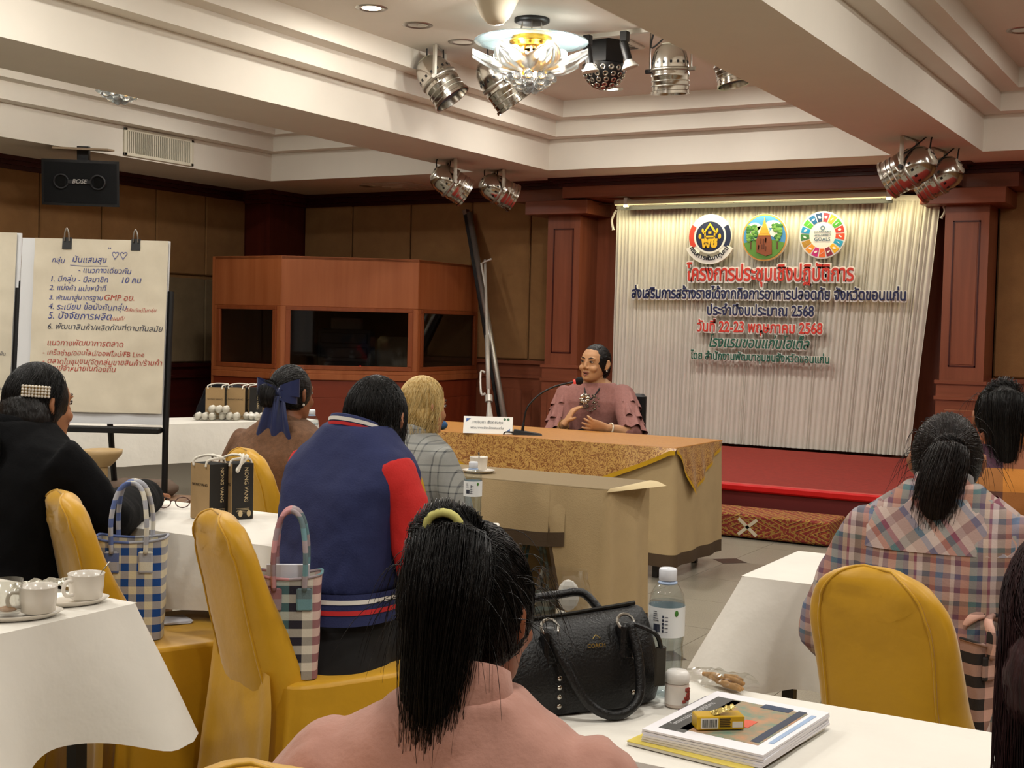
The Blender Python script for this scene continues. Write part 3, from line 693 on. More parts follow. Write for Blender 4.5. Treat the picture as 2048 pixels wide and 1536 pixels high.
m.prism(pg, ZB-.03, ZB, 'xy'); obj('roof', m, BW, t)
obj('side_wall', MB().box(-9.46, -9.43, 10.1, 12.14, 0, ZB), BW, t)
obj('back_lining', MB().box(-9.43, -7.5, 12.08, 12.14, 0, ZB), FAB, t)
obj('inner_floor', MB().prism(pg, .001, .02, 'xy'), CARP, t)
r = thing('equipment_rack', 'dark equipment rack with red lights inside the booth', 'rack', (-8.55, 11.2, .02), radians(30))
obj('cabinet', MB().box(-.28, .28, -.22, .22, 0, 1.32, .01), pm('rack_grey', '#3a3634', .5), r)
for i in range(4):
    u = obj('unit', MB().box(-.25, .25, -.245, -.2, .72+i*.15, .83+i*.15, .006), pm('unit_black', '#15151a', .35), r)
    if i < 2: obj('red_light', MB().ell((.18, -.25, .775+i*.15), (.012, .008, .012), 8, 6), pm('red_led', '#ff2a2a', .4, emit=14, ecol='#ff2020'), u)
obj('junction_box', MB().box(-.16, .16, -.12, .12, 1.32, 1.44, .01), pm('box_white', '#c9c6bc', .6), r)
c = thing('booth_chair', 'dim chair back behind the booth glass', 'chair', (-8.05, 11.45, .02), radians(35))
obj('backrest', MB().box(-.22, .22, -.03, .03, .75, 1.25, .06), pm('chair_drab', '#8a7a60', .9), c)
obj('seat', MB().box(-.22, .22, -.42, 0, .42, .50, .04), pm('chair_drab', '#8a7a60', .9), c)
for x in (-.19, .19):
    for y in (-.38, -.02): obj('leg', MB().tube([(x, y, 0), (x, y, .78 if y > -.1 else .45)], .014, 6), BLKM, c)
# ------------------------------------------------------------------ leaning screens right of the booth
def lean(a, b): return Vector(a), Vector(b)
A, B = atd(1003, 872, 12.6), atd(931, 424, 13.75)
A = ony(1000, 885, 11.4); A.x = -6.62; A.z = 0; B = ony(932, 424, 12.1)
t = thing('folded_screen', 'long black and silver projector screen case leaning on the wall', 'screen', A)
d = B-A
m = MB(); m.tube([(0, 0, 0), tuple(d)], .035, 6); obj('black_case', m, BLKM, t)
s = Vector((.055, -.02, 0)); m = MB().tube([tuple(s), tuple(s+d*.995)], .034, 8); obj('silver_tube', m, pm('silver_tube', '#a9a49c', .35, .7), t, smooth=True)
obj('end_cap', MB().tube([tuple(d*.985), tuple(d*1.005)], .042, 6), STEEL, t)
A = Vector((-6.68, 11.15, 0)); B = ony(970, 520, 11.9)
t = thing('screen_tripod', 'folded white screen tripod leaning beside the black case', 'tripod', A)
d = B-A; W_ = pm('tripod_white', '#d8d3ca', .35, .2)
def tp(f, o=(0, 0, 0)): return tuple(d*f+Vector(o))
obj('pole', MB().tube([tp(0), tp(1)], [.02, .014], 8), W_, t, smooth=True)
obj('upper_sleeve', MB().tube([tp(.36), tp(.62)], .024, 8), W_, t, smooth=True)
obj('hook_arm', MB().tube([tp(.85, (.0, 0, 0)), tp(.98, (-.03, -.03, 0)), tp(1.0, (.10, -.03, .01))], .012, 6), W_, t)
obj('handle', MB().tube(catmull([tp(.34, (-.02, -.03, 0)), tp(.34, (-.06, -.05, 0)), tp(.44, (-.06, -.05, 0)), tp(.44, (-.02, -.03, 0))], 4), .012, 6), W_, t)
obj('collar', MB().tube([tp(.30), tp(.33)], .04, 10), W_, t)
for o_ in ((-.05, -.06, 0), (.06, -.08, 0), (.12, -.02, 0)): obj('leg', MB().tube([tp(.31), tuple(Vector(o_))], .014, 6), W_, t)
# ------------------------------------------------------------------ flip-chart easels
PAPER = pm('brown_paper', '#d9cfba', .9, var=.05, vs=10)
WB = pm('whiteboard', '#dfe0e2', .35)
def easel(c_tl, c_tr, hgt, paper, label, dep, clips=(), lines=(), foot=True):
    """c_tl, c_tr: upper corners of the board"""
    a, b = Vector(c_tl), Vector(c_tr); d = b-a; L = d.length; an = atan2(d.y, d.x)
    t = thing('flip_chart_easel', label, 'easel', (a.x, a.y, 0), an)
    z1 = (a.z+b.z)/2; z0 = z1-hgt
    tilt = lambda z: (z-z0)*.10          # leans away with height
    def slab(nm, x0, x1, za, zb, y0, y1, mat, par, wav=0, nu=1, nv=1):
        def fn(y): return lambda u, v: (x0+(x1-x0)*u, y+tilt(za+(zb-za)*v)+(wav*(nz(u*3, v*4, x0*3)+.5*nz(u*9, v*9, 7)) if wav else 0), za+(zb-za)*v)
        m = MB().grid(fn(y0), nu, nv); 
        if y1 is not None: m.grid(fn(y1), nu, nv)
        return obj(nm, m, mat, par, smooth=bool(wav))
    m = MB()
    P = [(0, z0), (L, z0), (L, z1), (0, z1)]
    m.add([(x, tilt(z), z) for x, z in P]+[(x, tilt(z)+.02, z) for x, z in P], [(0, 1, 2, 3), (7, 6, 5, 4), (0, 4, 5, 1), (1, 5, 6, 2), (2, 6, 7, 3), (3, 7, 4, 0)])
    obj('board', m, WB, t)
    obj('pen_tray', MB().box(0, L, tilt(z0)-.06, tilt(z0)+.01, z0-.035, z0-.01, .004), BLKM, t)
    for x in (-.012, L+.012): obj('leg', MB().tube([(x, -.02, 0), (x, tilt(z0)+.01, z0-.02), (x, tilt(z1-.2)+.01, z1-.22)], .014, 8), BLKM, t)
    obj('rear_leg', MB().tube([(L/2, .55, 0), (L/2, tilt(z1)+.03, z1-.1)], .014, 8), BLKM, t)
    obj('cross_bar', MB().tube([(-.012, 0, z0*.3), (L+.012, 0, z0*.3)], .010, 6), BLKM, t)
    pp = None
    if paper:
        x0, x1, za = paper
        pp = slab('paper_sheet', x0, x1, za, z1+.0, -.012, None, PAPER, t, .007, 60, 80)
        for sx in clips:
            cl = obj('binder_clip', MB().prism([(-.012, z1-.045), (.012, z1-.045), (.004, z1+.006), (-.004, z1+.006)], sx-.02, sx+.02, 'yz'), BLK, t, loc=(0, tilt(z1)-.008, 0))
            obj('wire_arm', MB().tube(catmull([(sx-.010, -.01, z1-.01), (sx-.008, -.012, z1+.025), (sx, -.012, z1+.045), (sx+.008, -.012, z1+.025), (sx+.010, -.01, z1-.01)], 4), .003, 6), STEEL, cl)
        for (tx, fx, fz, wd, col, sh) in lines:
            me = text_mesh(tx, .05, .0, -.0002, align='LEFT', shear=sh, width=wd)
            for v in me.vertices:
                X = x0+fx*(x1-x0)+v.co.x; Z = z1-fz*(z1-za)+v.co.y+.004*nz(v.co.x*14, fz*9, 2)
                u_, v_ = (X-x0)/(x1-x0), (Z-za)/(z1-za)
                yy = -.012+tilt(Z)+.007*(nz(u_*3, v_*4, x0*3)+.5*nz(u_*9, v_*9, 7))-.0022
                v.co = (X, yy, Z)
            o = obj('handwriting', setmat(me, pm('ink_'+col, col, .8)), None, pp); o['kind'] = 'stuff'
    return t
INKB, INKR, INKK = '#2f3f8f', '#b03a30', '#27304a'
LN = [('กลุ่ม', .13, .14, .055, INKB, .2), ('“', .215, .075, .012, INKB, 0), ('มันแสนสุข', .28, .135, .15, INKB, .2), ('”', .55, .075, .012, INKB, 0), ('♡♡', .575, .115, .065, INKB, .1), ('________', .27, .15, .165, INKB, 0),
      ('- แนวทางเดียวกัน', .33, .195, .23, INKB, .2), ('1. มีกลุ่ม - มีสมาชิก', .12, .25, .25, INKB, .2), ('10 คน', .65, .25, .085, INKB, .2),
      ('2. แบ่งค้า แบ่งหน้าที่', .12, .30, .25, INKB, .2), ('3. พัฒนาสู่มาตรฐาน', .12, .355, .235, INKB, .2), ('GMP อย.', .53, .352, .13, INKR, .2), ('4. ระเบียบ ข้อบังคับกลุ่ม', .12, .41, .34, INKB, .2), ('/วิสัยทัศน์ในกลุ่ม', .69, .415, .14, INKR, .2),
      ('5. ปัจจัยการผลิต', .12, .465, .275, INKB, .2), ('/แผนที่/', .57, .468, .075, INKR, .2), ('6. พัฒนาสินค้า/ผลิตภัณฑ์ตามทันสมัย', .12, .525, .50, INKK, .2),
      ('แนวทางพัฒนาการตลาด', .12, .62, .33, INKR, .2), ('- เครือข่าย/ออนไลน์/ออฟไลน์/FB Line', .09, .675, .44, INKR, .2), ('- ตลาดในชุมชน/จัดกลุ่มขายสินค้า/ร้านค้า', .09, .725, .52, INKR, .2), ('ศูนย์จำหน่ายในท้องถิ่น', .14, .765, .29, INKR, .2)]
D_ = 5.6
easel(atd(31, 469, D_), atd(329, 484, D_), .80, (.060, .642, 1.79-.80), 'flip-chart easel with brown paper covered in blue and red handwriting', D_, (.20, .50), LN)
easel(atd(-270, 452, 5.9), atd(28, 468, 5.9), .80, (.02, .665, 1.79-.79), 'flip-chart easel cut off by the left picture edge', 5.9, (.2,), [('อย่างยั่งยืน', .80, .72, .10, INKK, .2), ('ชุมชน', .87, .92, .05, INKK, .2)])
# ------------------------------------------------------------------ tables and cloths
LINEN = pm('white_linen', '#e4dfd5', .85, var=.03, vs=6, bump=.5, bs=9)
BEIGE = pm('beige_skirt', '#b29a72', .85, var=.05, vs=6, bump=.12, bs=180)
BROWN = pm('brown_hem', '#4c3b28', .85, bump=.1, bs=180)
OLIVE = pm('olive_top', '#857252', .8, bump=.1, bs=180)
TWOOD = pm('ply_top', '#8a6a45', .6)
TLEG = pm('table_leg', '#3a3735', .4, .6)
def table(x0, x1, y0, y1, label, h=.735, loc=(0, 0, 0), rotz=0, group='covered banquet tables'):
    t = thing('banquet_table', label, 'table', loc, rotz, group)
    obj('table_top', MB().box(x0+.01, x1-.01, y0+.01, y1-.01, h-.03, h, .004), TWOOD, t)
    for x in (x0+.12, x1-.12):
        for y in (y0+.06, y1-.06): obj('leg', MB().box(x-.016, x+.016, y-.016, y+.016, 0, h-.03), TLEG, t)
    for x in (x0+.12, x1-.12): obj('stretcher', MB().box(x-.01, x+.01, y0+.06, y1-.06, .10, .125), TLEG, t)
    return t
def perim(x0, x1, y0, y1, n_long=40, n_short=24, rc=.012, nc=4):
    P = []; cs = [(x1-rc, y0+rc, -pi/2), (x1-rc, y1-rc, 0), (x0+rc, y1-rc, pi/2), (x0+rc, y0+rc, pi)]
    for i in range(4):
        cx, cy, a = cs[i]
        for j in range(nc+1):
            an = a+pi/2*j/nc; P.append(((cx+rc*cos(an), cy+rc*sin(an)), (cos(an), sin(an)), 0.0))
        nx_, ny_, na = cs[(i+1) % 4]; s = (P[-1][0]); e = (nx_+rc*cos(na), ny_+rc*sin(na)); n = n_long if i % 2 else n_short
        d = sqrt((e[0]-s[0])**2+(e[1]-s[1])**2)
        for j in range(1, n):
            f = j/n; P.append(((s[0]+(e[0]-s[0])*f, s[1]+(e[1]-s[1])*f), P[-1][1] if j == 1 else P[-1][1], min(f, 1-f)*d))
    # straight runs keep the side normal
    out = []
    for p, nn, dc in P: out.append((p, nn, dc))
    return out
def cloth(name, x0, x1, y0, y1, z, drop, label, mat=LINEN, flare=.05, fold=.02, corner=.10, cflare=.10, seed=1, cat='tablecloth', loc=(0, 0, 0), rotz=0, nv=16, group='white linen tablecloths', dropf=None, parent=None):
    P = perim(x0, x1, y0, y1); n = len(P); rings = []
    for k in range(nv+1):
        tt = k/nv; ring = []
        for i, (p, nn, dc) in enumerate(P):
            c = exp(-(dc/.10)**2); d = (drop if dropf is None else dropf(p))*(1+corner*c)
            s = (p[0]+p[1])*7
            f = fold*tt*(sin(s*1.7+seed)+.6*sin(s*3.9+seed*2.3)+.8*nz(p[0]*3, p[1]*3, seed))
            o = flare*tt+cflare*c*tt**1.1+f*(1-.5*c)+.004*sin(tt*pi)
            zz = z-(d*tt)+(.0 if k else 0)+.006*nz(p[0]*5, p[1]*5, seed+tt)*tt
            ring.append((p[0]+nn[0]*o, p[1]+nn[1]*o, zz if k else z))
        rings.append(ring)
    m = MB(); m.loft(rings, cap=False)
    nx, ny = 40, 14
    m.grid(lambda u, v: (x0+(x1-x0)*u, y0+(y1-y0)*v, z+.0008*nz(u*9, v*5, seed)*(1 if 0 < u < 1 and 0 < v < 1 else 0)), nx, ny)
    return m
def linen(x0, x1, y0, y1, drop, tl, cl, seed, loc=(0, 0, 0), rotz=0, **k):
    table(x0, x1, y0, y1, tl, loc=loc, rotz=rotz)
    m = cloth('tablecloth', x0-.004, x1+.004, y0-.004, y1+.004, .742, drop, cl, seed=seed, **k)
    o = obj('tablecloth', m, LINEN, None, auto=50, loc=loc, rot=(0, 0, rotz)); tag(o, cl, 'tablecloth', 'white linen tablecloths'); return o
linen(-1.2, .75, 3.35, 3.84, .28, 'banquet table under the white cloth in front of the plaid-shirted woman', 'white tablecloth draped on the table before the step box', 2, cflare=.13, flare=.03)
linen(-1.2, .55, 1.80, 2.265, .28, 'nearest banquet table carrying the bottle and papers', 'white tablecloth under the water bottle, handbag and papers', 5)
linen(-4.1, -2.24, 1.68, 2.15, .27, 'banquet table at the lower left carrying two cups', 'white tablecloth under the two cups at the lower left', 3, corner=.16, cflare=.10, flare=.045)
linen(-4.3, -2.47, 2.93, 3.44, .22, 'banquet table carrying the paper bags, behind the yellow chairs', 'white tablecloth under the two black-sided paper bags', 8, flare=.03, cflare=.06)
e3 = atan2(.95, .38)
linen(-1.5, 1.08, 0, .5, .25, 'banquet table with eggs and paper bags near the booth', 'white tablecloth under the egg packs by the easel', 4, loc=(-5.94, 5.95, 0), rotz=e3, flare=.01, fold=.008, cflare=.03)
# T2: olive-topped table with beige skirt, cloth pulled up at the front
x0, x1, y0, y1 = -4.1, -2.31, 4.80, 5.20
table(x0, x1, y0, y1, 'skirted table with olive top in front of the speaker table')
t = thing('table_skirt', 'beige skirt with olive top and brown hem, pulled up at the front', 'table skirt')
obj('olive_top', MB().box(x0-.004, x1+.004, y0-.004, y1+.004, .736, .746, .003), OLIVE, t)
def skirt(nm, pts, ztop, zb, seed, par, fold=.012, hem=.07, nv=16, flare=.02):
    """pts: list of (x, y, nx, ny); zb: function of index fraction"""
    n = len(pts)-1
    def fn(u, v, a=0., b=1.):
        i = min(n, int(round(u*n))); x, y, nx_, ny_ = pts[i]; z0 = ztop; z1 = zb(u); w_ = a+(b-a)*v; z = z0+(z1-z0)*w_
        o = flare*w_+fold*w_*(sin((x+y)*23+seed)+.7*nz(x*6, y*6, seed+w_))
        return (x+nx_*o, y+ny_*o, z)
    L = lambda u: 0
    zm = lambda u: 1-hem/max(.1, ztop-zb(u))
    m = MB().grid(lambda u, v: fn(u, v, 0, zm(u)), n, nv); o = obj(nm, m, BEIGE, par, smooth=True)
    m = MB().grid(lambda u, v: fn(u, v, zm(u), 1), n, 3); obj('brown_hem', m, BROWN, o, smooth=True)
    return o
def line(a, b, n, nn): return [(a[0]+(b[0]-a[0])*i/n, a[1]+(b[1]-a[1])*i/n, *nn) for i in range(n+1)]
skirt('front_valance', line((x0, y0-.006), (-2.50, y0-.006), 60, (0, -1)), .742, lambda u: .50-.02*sin(u*9), 1, t, hem=.06, nv=8)
def zfl(u): return .12+.40*max(0, 1-u/.42)**1.6
cp = line((-2.57, y0-.012), (x1-.02, y0-.012), 34, (0, -1))+[(x1-.02+.026*sin(j*pi/12), y0+.014-.026*cos(j*pi/12), sin(j*pi/12), -cos(j*pi/12)) for j in range(1, 6)]+line((x1+.006, y0+.014), (x1+.006, y1), 34, (1, 0))
skirt('corner_drape', cp, .742, lambda u: .12+.40*max(0, 1-u/.2)**1.6-.05*max(0, u-.5), 2, t, fold=.016)
skirt('rear_drape', line((x1, y1+.006), (x0, y1+.006), 60, (0, 1)), .742, lambda u: .12, 6, t)
def flapf(u, v): return (x1+.008+.10*v*u, y0+.02+(y1-y0)*.95*u-.05*v, .748+.006*sin(v*pi)-.012*v+.0*u)
obj('turned_edge', MB().grid(flapf, 16, 5), pm('pale_beige', '#cdb98f', .8), t, smooth=True)
# head table
hx0, hx1, hy0, hy1 = -4.95, -2.83, 6.72, 7.42
table(hx0, hx1, hy0, hy1, 'speaker table under the beige skirt and gold brocade')
t = thing('head_table_skirt', 'beige floor-length skirt with brown hem on the speaker table', 'table skirt')
hp_ = line((hx0, hy0-.008), (hx1-.02, hy0-.008), 80, (0, -1))+[(hx1-.02+.028*sin(j*pi/12), hy0+.02-.028*cos(j*pi/12), sin(j*pi/12), -cos(j*pi/12)) for j in range(1, 6)]+line((hx1+.008, hy0+.02), (hx1+.008, hy1), 34, (1, 0))
skirt('draped_skirt', hp_, .738, lambda u: .08, 1, t, fold=.009)
k = N('gold_brocade'); v = k.coord(); n1 = k.n('ShaderNodeTexNoise', i_Scale=22.0, i_Detail=2.0, i_Distortion=2.2); k.l(v, n1.inputs[0])
d = k.math('ABSOLUTE', k.math('SUBTRACT', k.math('FRACT', k.math('MULTIPLY', n1.outputs[0], 5.0)), .5))
rp = k.n('ShaderNodeValToRGB'); rp.color_ramp.elements[0].position = .18; rp.color_ramp.elements[0].color = c4('#8a5420'); rp.color_ramp.elements[1].position = .26; rp.color_ramp.elements[1].color = c4('#c79a52')
k.l(d, rp.inputs[0]); k.l(rp.outputs[0], k.b.inputs['Base Color']); k.b.inputs['Roughness'].default_value = .38; k.b.inputs['Sheen Weight'].default_value = .3
BROC = k.m
k = N('gold_brocade_top'); v = k.coord(); n1 = k.n('ShaderNodeTexNoise', i_Scale=22.0, i_Detail=2.0, i_Distortion=2.2); k.l(v, n1.inputs[0])
rp = k.n('ShaderNodeValToRGB'); rp.color_ramp.elements[0].color = c4('#9a6322'); rp.color_ramp.elements[1].color = c4('#b98035'); k.l(n1.outputs[0], rp.inputs[0]); k.l(rp.outputs[0], k.b.inputs['Base Color']); k.b.inputs['Roughness'].default_value = .5
BRT = k.m
TRIM = pm('yellow_satin_trim', '#c79a1c', .35, sheen=.3)
t = thing('brocade_cloth', 'gold brocade overlay with yellow trim on the speaker table', 'tablecloth')
obj('cloth_top', MB().box(hx0-.01, hx1+.012, hy0-.012, hy1+.01, .742, .752, .004), BRT, t)
XA, XB = hx0, hx1
def low(u):      # how far the front hangs
    x = XA+(XB-XA)*u
    a = (x-(XB-.03))/(-.62); b = (x-(XA+.42))/.5
    return .015+.255*max(0, min(1, a))**.9*max(.0, min(1, b))
def ff(u, v): dd = low(u); return (XA+(XB+.018-XA)*u, hy0-.016-.022*v-.006*sin(u*60)*v, .748-dd*v)
obj('front_fall', MB().grid(ff, 120, 10), BROC, t, smooth=True)
m = MB().grid(lambda u, v: (ff(u, 1)[0], ff(u, 1)[1]-.003, ff(u, 1)[2]-.026*v+.004), 120, 2); obj('front_trim', m, TRIM, t, smooth=True)
ap = onx(1390, 985, hx1+.05)
def ef(u, v):
    y = hy0-.016+(hy1-hy0+.016)*u; pk = (ap.y-hy0)/(hy1-hy0); h = max(.0, 1-abs(u-pk)/(pk if u < pk else 1-pk)); dd = .012+(.748-ap.z-.012)*h**1.15
    return (hx1+.016+.035*v*h+.008*sin(u*30)*v, y, .748-dd*v)
obj('end_fall', MB().grid(ef, 50, 12), BROC, t, smooth=True)
m = MB().grid(lambda u, v: (ef(u, 1)[0]+.004, ef(u, 1)[1], ef(u, 1)[2]-.02*v+.005), 50, 2); obj('end_trim', m, TRIM, t, smooth=True)
# ------------------------------------------------------------------ covered chairs
SATIN = pm('yellow_satin', '#cc991b', .45, var=.06, vs=5, bump=.45, bs=9, sheen=.35, spec=.5)
def rrect(cx, cy, rx, ry, n=28, p=4):
    out = []
    for j in range(n):
        a = 2*pi*j/n; c, s = cos(a), sin(a); out.append((cx+rx*abs(c)**(2/p)*(1 if c >= 0 else -1), cy+ry*abs(s)**(2/p)*(1 if s >= 0 else -1)))
    return out
def make_chair(label, bw=.172, H=.91):
    t = thing('covered_chair', label, 'chair', group='yellow satin covered chairs')
    zs = [.36+(H-.36)*(1-(1-i/26)**1.5) for i in range(27)]; rings = []
    za = H-.17
    for z in zs:
        w_ = bw*(1+.10*max(0, (.62-z))/.26) if z < za else bw*max(.02, 1-((z-za)/(H-za+.001))**2.6)**(1/2.2)
        yc = -.215-.115*(z-.40)/.5; ga = .075*max(0, (.78-z)/.40)**1.3; yc += ga*.9; th = (.036 if z < H-.05 else .036*max(.15, sqrt(max(0, 1-((z-(H-.05))/.051)**2))))+ga
        rings.append([(x+.004*nz(x*8, z*9, 3), y+.006*nz(x*7, z*7, 1)+(.012*nz(x*20, z*20, 6) if z > H-.10 else 0), z) for x, y in rrect(0, yc, w_, th, 30, 3.2)])
    bk = obj('back_cover', MB().loft(rings), SATIN, t, smooth=True)
    for ys in (-1,):
        path = []
        for i in list(range(3, 27))+list(range(25, 2, -1)):
            z = zs[i]; sg = -1 if len(path) < 24 else 1
            w_ = max(abs(q[0]) for q in rings[i]); ga = .075*max(0, (.78-z)/.40)**1.3; yc = -.215-.115*(z-.40)/.5+ga*.9
            path.append(tuple(Vector(rings[i][19 if sg < 0 else 26])+Vector((0, -.001, 0))))
        obj('piping', MB().tube(path, .0035, 5), SATIN, bk, smooth=True)
    rings = []
    for z, s in ((.40, 1.0), (.455, 1.0), (.475, .985), (.482, .93), (.484, .6), (.484, .05)): rings.append([(x, y, z+.004*nz(x*9, y*9, 2)) for x, y in rrect(0, .0, .225*s, .235*s, 36, 5)])
    obj('seat_cover', MB().loft(rings), SATIN, t, smooth=True)
    rings = []
    for k in range(15):
        tt = k/14; z = .47-.462*tt; r_ = []
        for j in range(96):
            a = 2*pi*j/96; c, s = cos(a), sin(a); p = 5
            x = .226*abs(c)**(2/p)*(1 if c >= 0 else -1); y = .236*abs(s)**(2/p)*(1 if s >= 0 else -1)
            cor = exp(-((abs(a % (pi/2)-pi/4))/.22)**2)
            o = 1+.10*tt+tt*(.035*sin(j*pi/4)*(.35+cor)+.05*cor*sin(j*1.3))+.02*nz(x*9, y*9, tt*3)
            r_.append((x*o, y*o-.02*tt*(y < -.1), z))
        rings.append(r_)
    obj('skirt', MB().loft(rings, cap=False), SATIN, t, smooth=True)
    def bp(u, v): x = (u-.5)*2*(.185+.06*v); return (x+.006*sin(v*5), -.262-.03*v-.02*exp(-((abs(u-.5)-.42)/.06)**2)*v+.008*nz(x*8, v*3, 2), .53-.50*v-.02*u)
    obj('back_drop', MB().grid(bp, 30, 14), SATIN, t, smooth=True)
    return t
def chair_at(src, top, az, label):
    a = radians(az); r = Vector((top[0]+.33*sin(a), top[1]+.33*cos(a), 0))
    if src is None: o = make_chair(label); o.location = r; o.rotation_euler = (0, 0, -a); return o
    return dup(src, r, -a, label)
CH = chair_at(None, onz(436, 1020, .91), 25, 'yellow covered chair with the navy and pink checked tote bag on it')
chair_at(CH, onz(125, 981, .91), 24, 'yellow covered chair with the blue checked tote bag on it')
chair_at(CH, onz(490, 896, .91), 20, 'yellow covered chair behind the brown-jacketed woman')
chair_at(CH, onz(1752, 1133, .91), 16, 'yellow covered chair under the plaid-shirted woman')
chair_at(CH, Vector((-.93, 1.10)), -2, 'yellow covered chair of the pink-bloused woman, lowest in the picture')
chair_at(CH, Vector((-3.60, 2.47)), 42, 'yellow covered chair under the black-jacketed woman')
chair_at(CH, Vector((-2.88, 4.04)), 5, 'yellow covered chair under the blonde woman')
chair_at(CH, Vector((-.45, 4.75)), -85, 'yellow covered chair of the woman at the right in coloured checks')
# speaker's chair
sp_ = ony(1200, 690, 7.82)
t = thing('office_chair', 'black padded chair behind the speaking woman', 'chair', (sp_.x+.04, 7.90, 0), radians(8))
obj('backrest', MB().box(-.21, .21, .14, .20, .52, .97, .02), pm('black_leatherette', '#101113', .4), t)
obj('seat', MB().box(-.25, .25, -.26, .2, .42, .49, .02), pm('black_leatherette', '#101113', .4), t)
for x in (-.21, .21):
    for y in (-.22, .18): obj('leg', MB().tube([(x, y, 0), (x, y, .43)], .013, 8), BLKM, t)
for x in (-.2, .2): obj('back_post', MB().tube([(x, .18, .42), (x, .18, .6)], .013, 8), BLKM, t)
# ------------------------------------------------------------------ people
def skin(n, c): return pm('skin_'+n, c, .5, var=.06, vs=14, sss=.08, spec=.4)
HEAD = [(-.118, .022, .070, .018), (-.106, .042, .084, -.002), (-.085, .055, .089, -.030), (-.06, .063, .090, -.062), (-.03, .069, .091, -.080), (0, .073, .092, -.092), (.03, .075, .093, -.098), (.06, .072, .087, -.096), (.09, .059, .069, -.080), (.108, .038, .044, -.052), (.118, .014, .016, -.020)]
HC, HR = Vector((0, -.016, .022)), Vector((.083, .099, .109))     # hair ellipsoid in the head frame
def hand(m, w, ax, nrm, side, curl=.35, spread=.10, s=1.0):
    """w wrist, ax pointing direction, nrm palm normal, side: +1 puts the thumb on ax x nrm"""
    ax = Vector(ax).normalized(); nrm = Vector(nrm); nrm = (nrm-ax*nrm.dot(ax)).normalized(); sd = ax.cross(nrm)*side; w = Vector(w)
    def R(c, a, b): return [tuple(c+sd*a*cos(2*pi*j/12)+nrm*b*sin(2*pi*j/12)) for j in range(12)]
    m.loft([R(w-ax*.02*s, .026*s, .02*s), R(w+ax*.02*s, .034*s, .018*s), R(w+ax*.06*s, .041*s, .015*s), R(w+ax*.088*s, .040*s, .012*s), R(w+ax*.096*s, .034*s, .008*s)])
    for i, (off, L) in enumerate(((.030, .068), (.010, .076), (-.010, .071), (-.029, .056))):
        p = w+ax*.085*s+sd*off*s; d = (ax+sd*spread*(off/.03)).normalized(); pts = [tuple(p)]; a = curl*(.8+.25*i)
        for f in (.42, .32, .26):
            d = (d*cos(a)+nrm*sin(a)).normalized(); p = p+d*L*f*s; pts.append(tuple(p))
        m.tube(pts, [.0095*s, .009*s, .0082*s, .0062*s], 8)
    p = w+ax*.025*s+sd*.028*s; d = (ax*.6+sd*.75+nrm*.25).normalized(); pts = [tuple(w+ax*.02*s+sd*.012*s), tuple(p)]
    for L in (.036, .028): p = p+d*L*s; pts.append(tuple(p)); d = (d+ax*.35+nrm*.15).normalized()
    m.tube(pts, [.015*s, .0125*s, .0105*s, .008*s], 8)
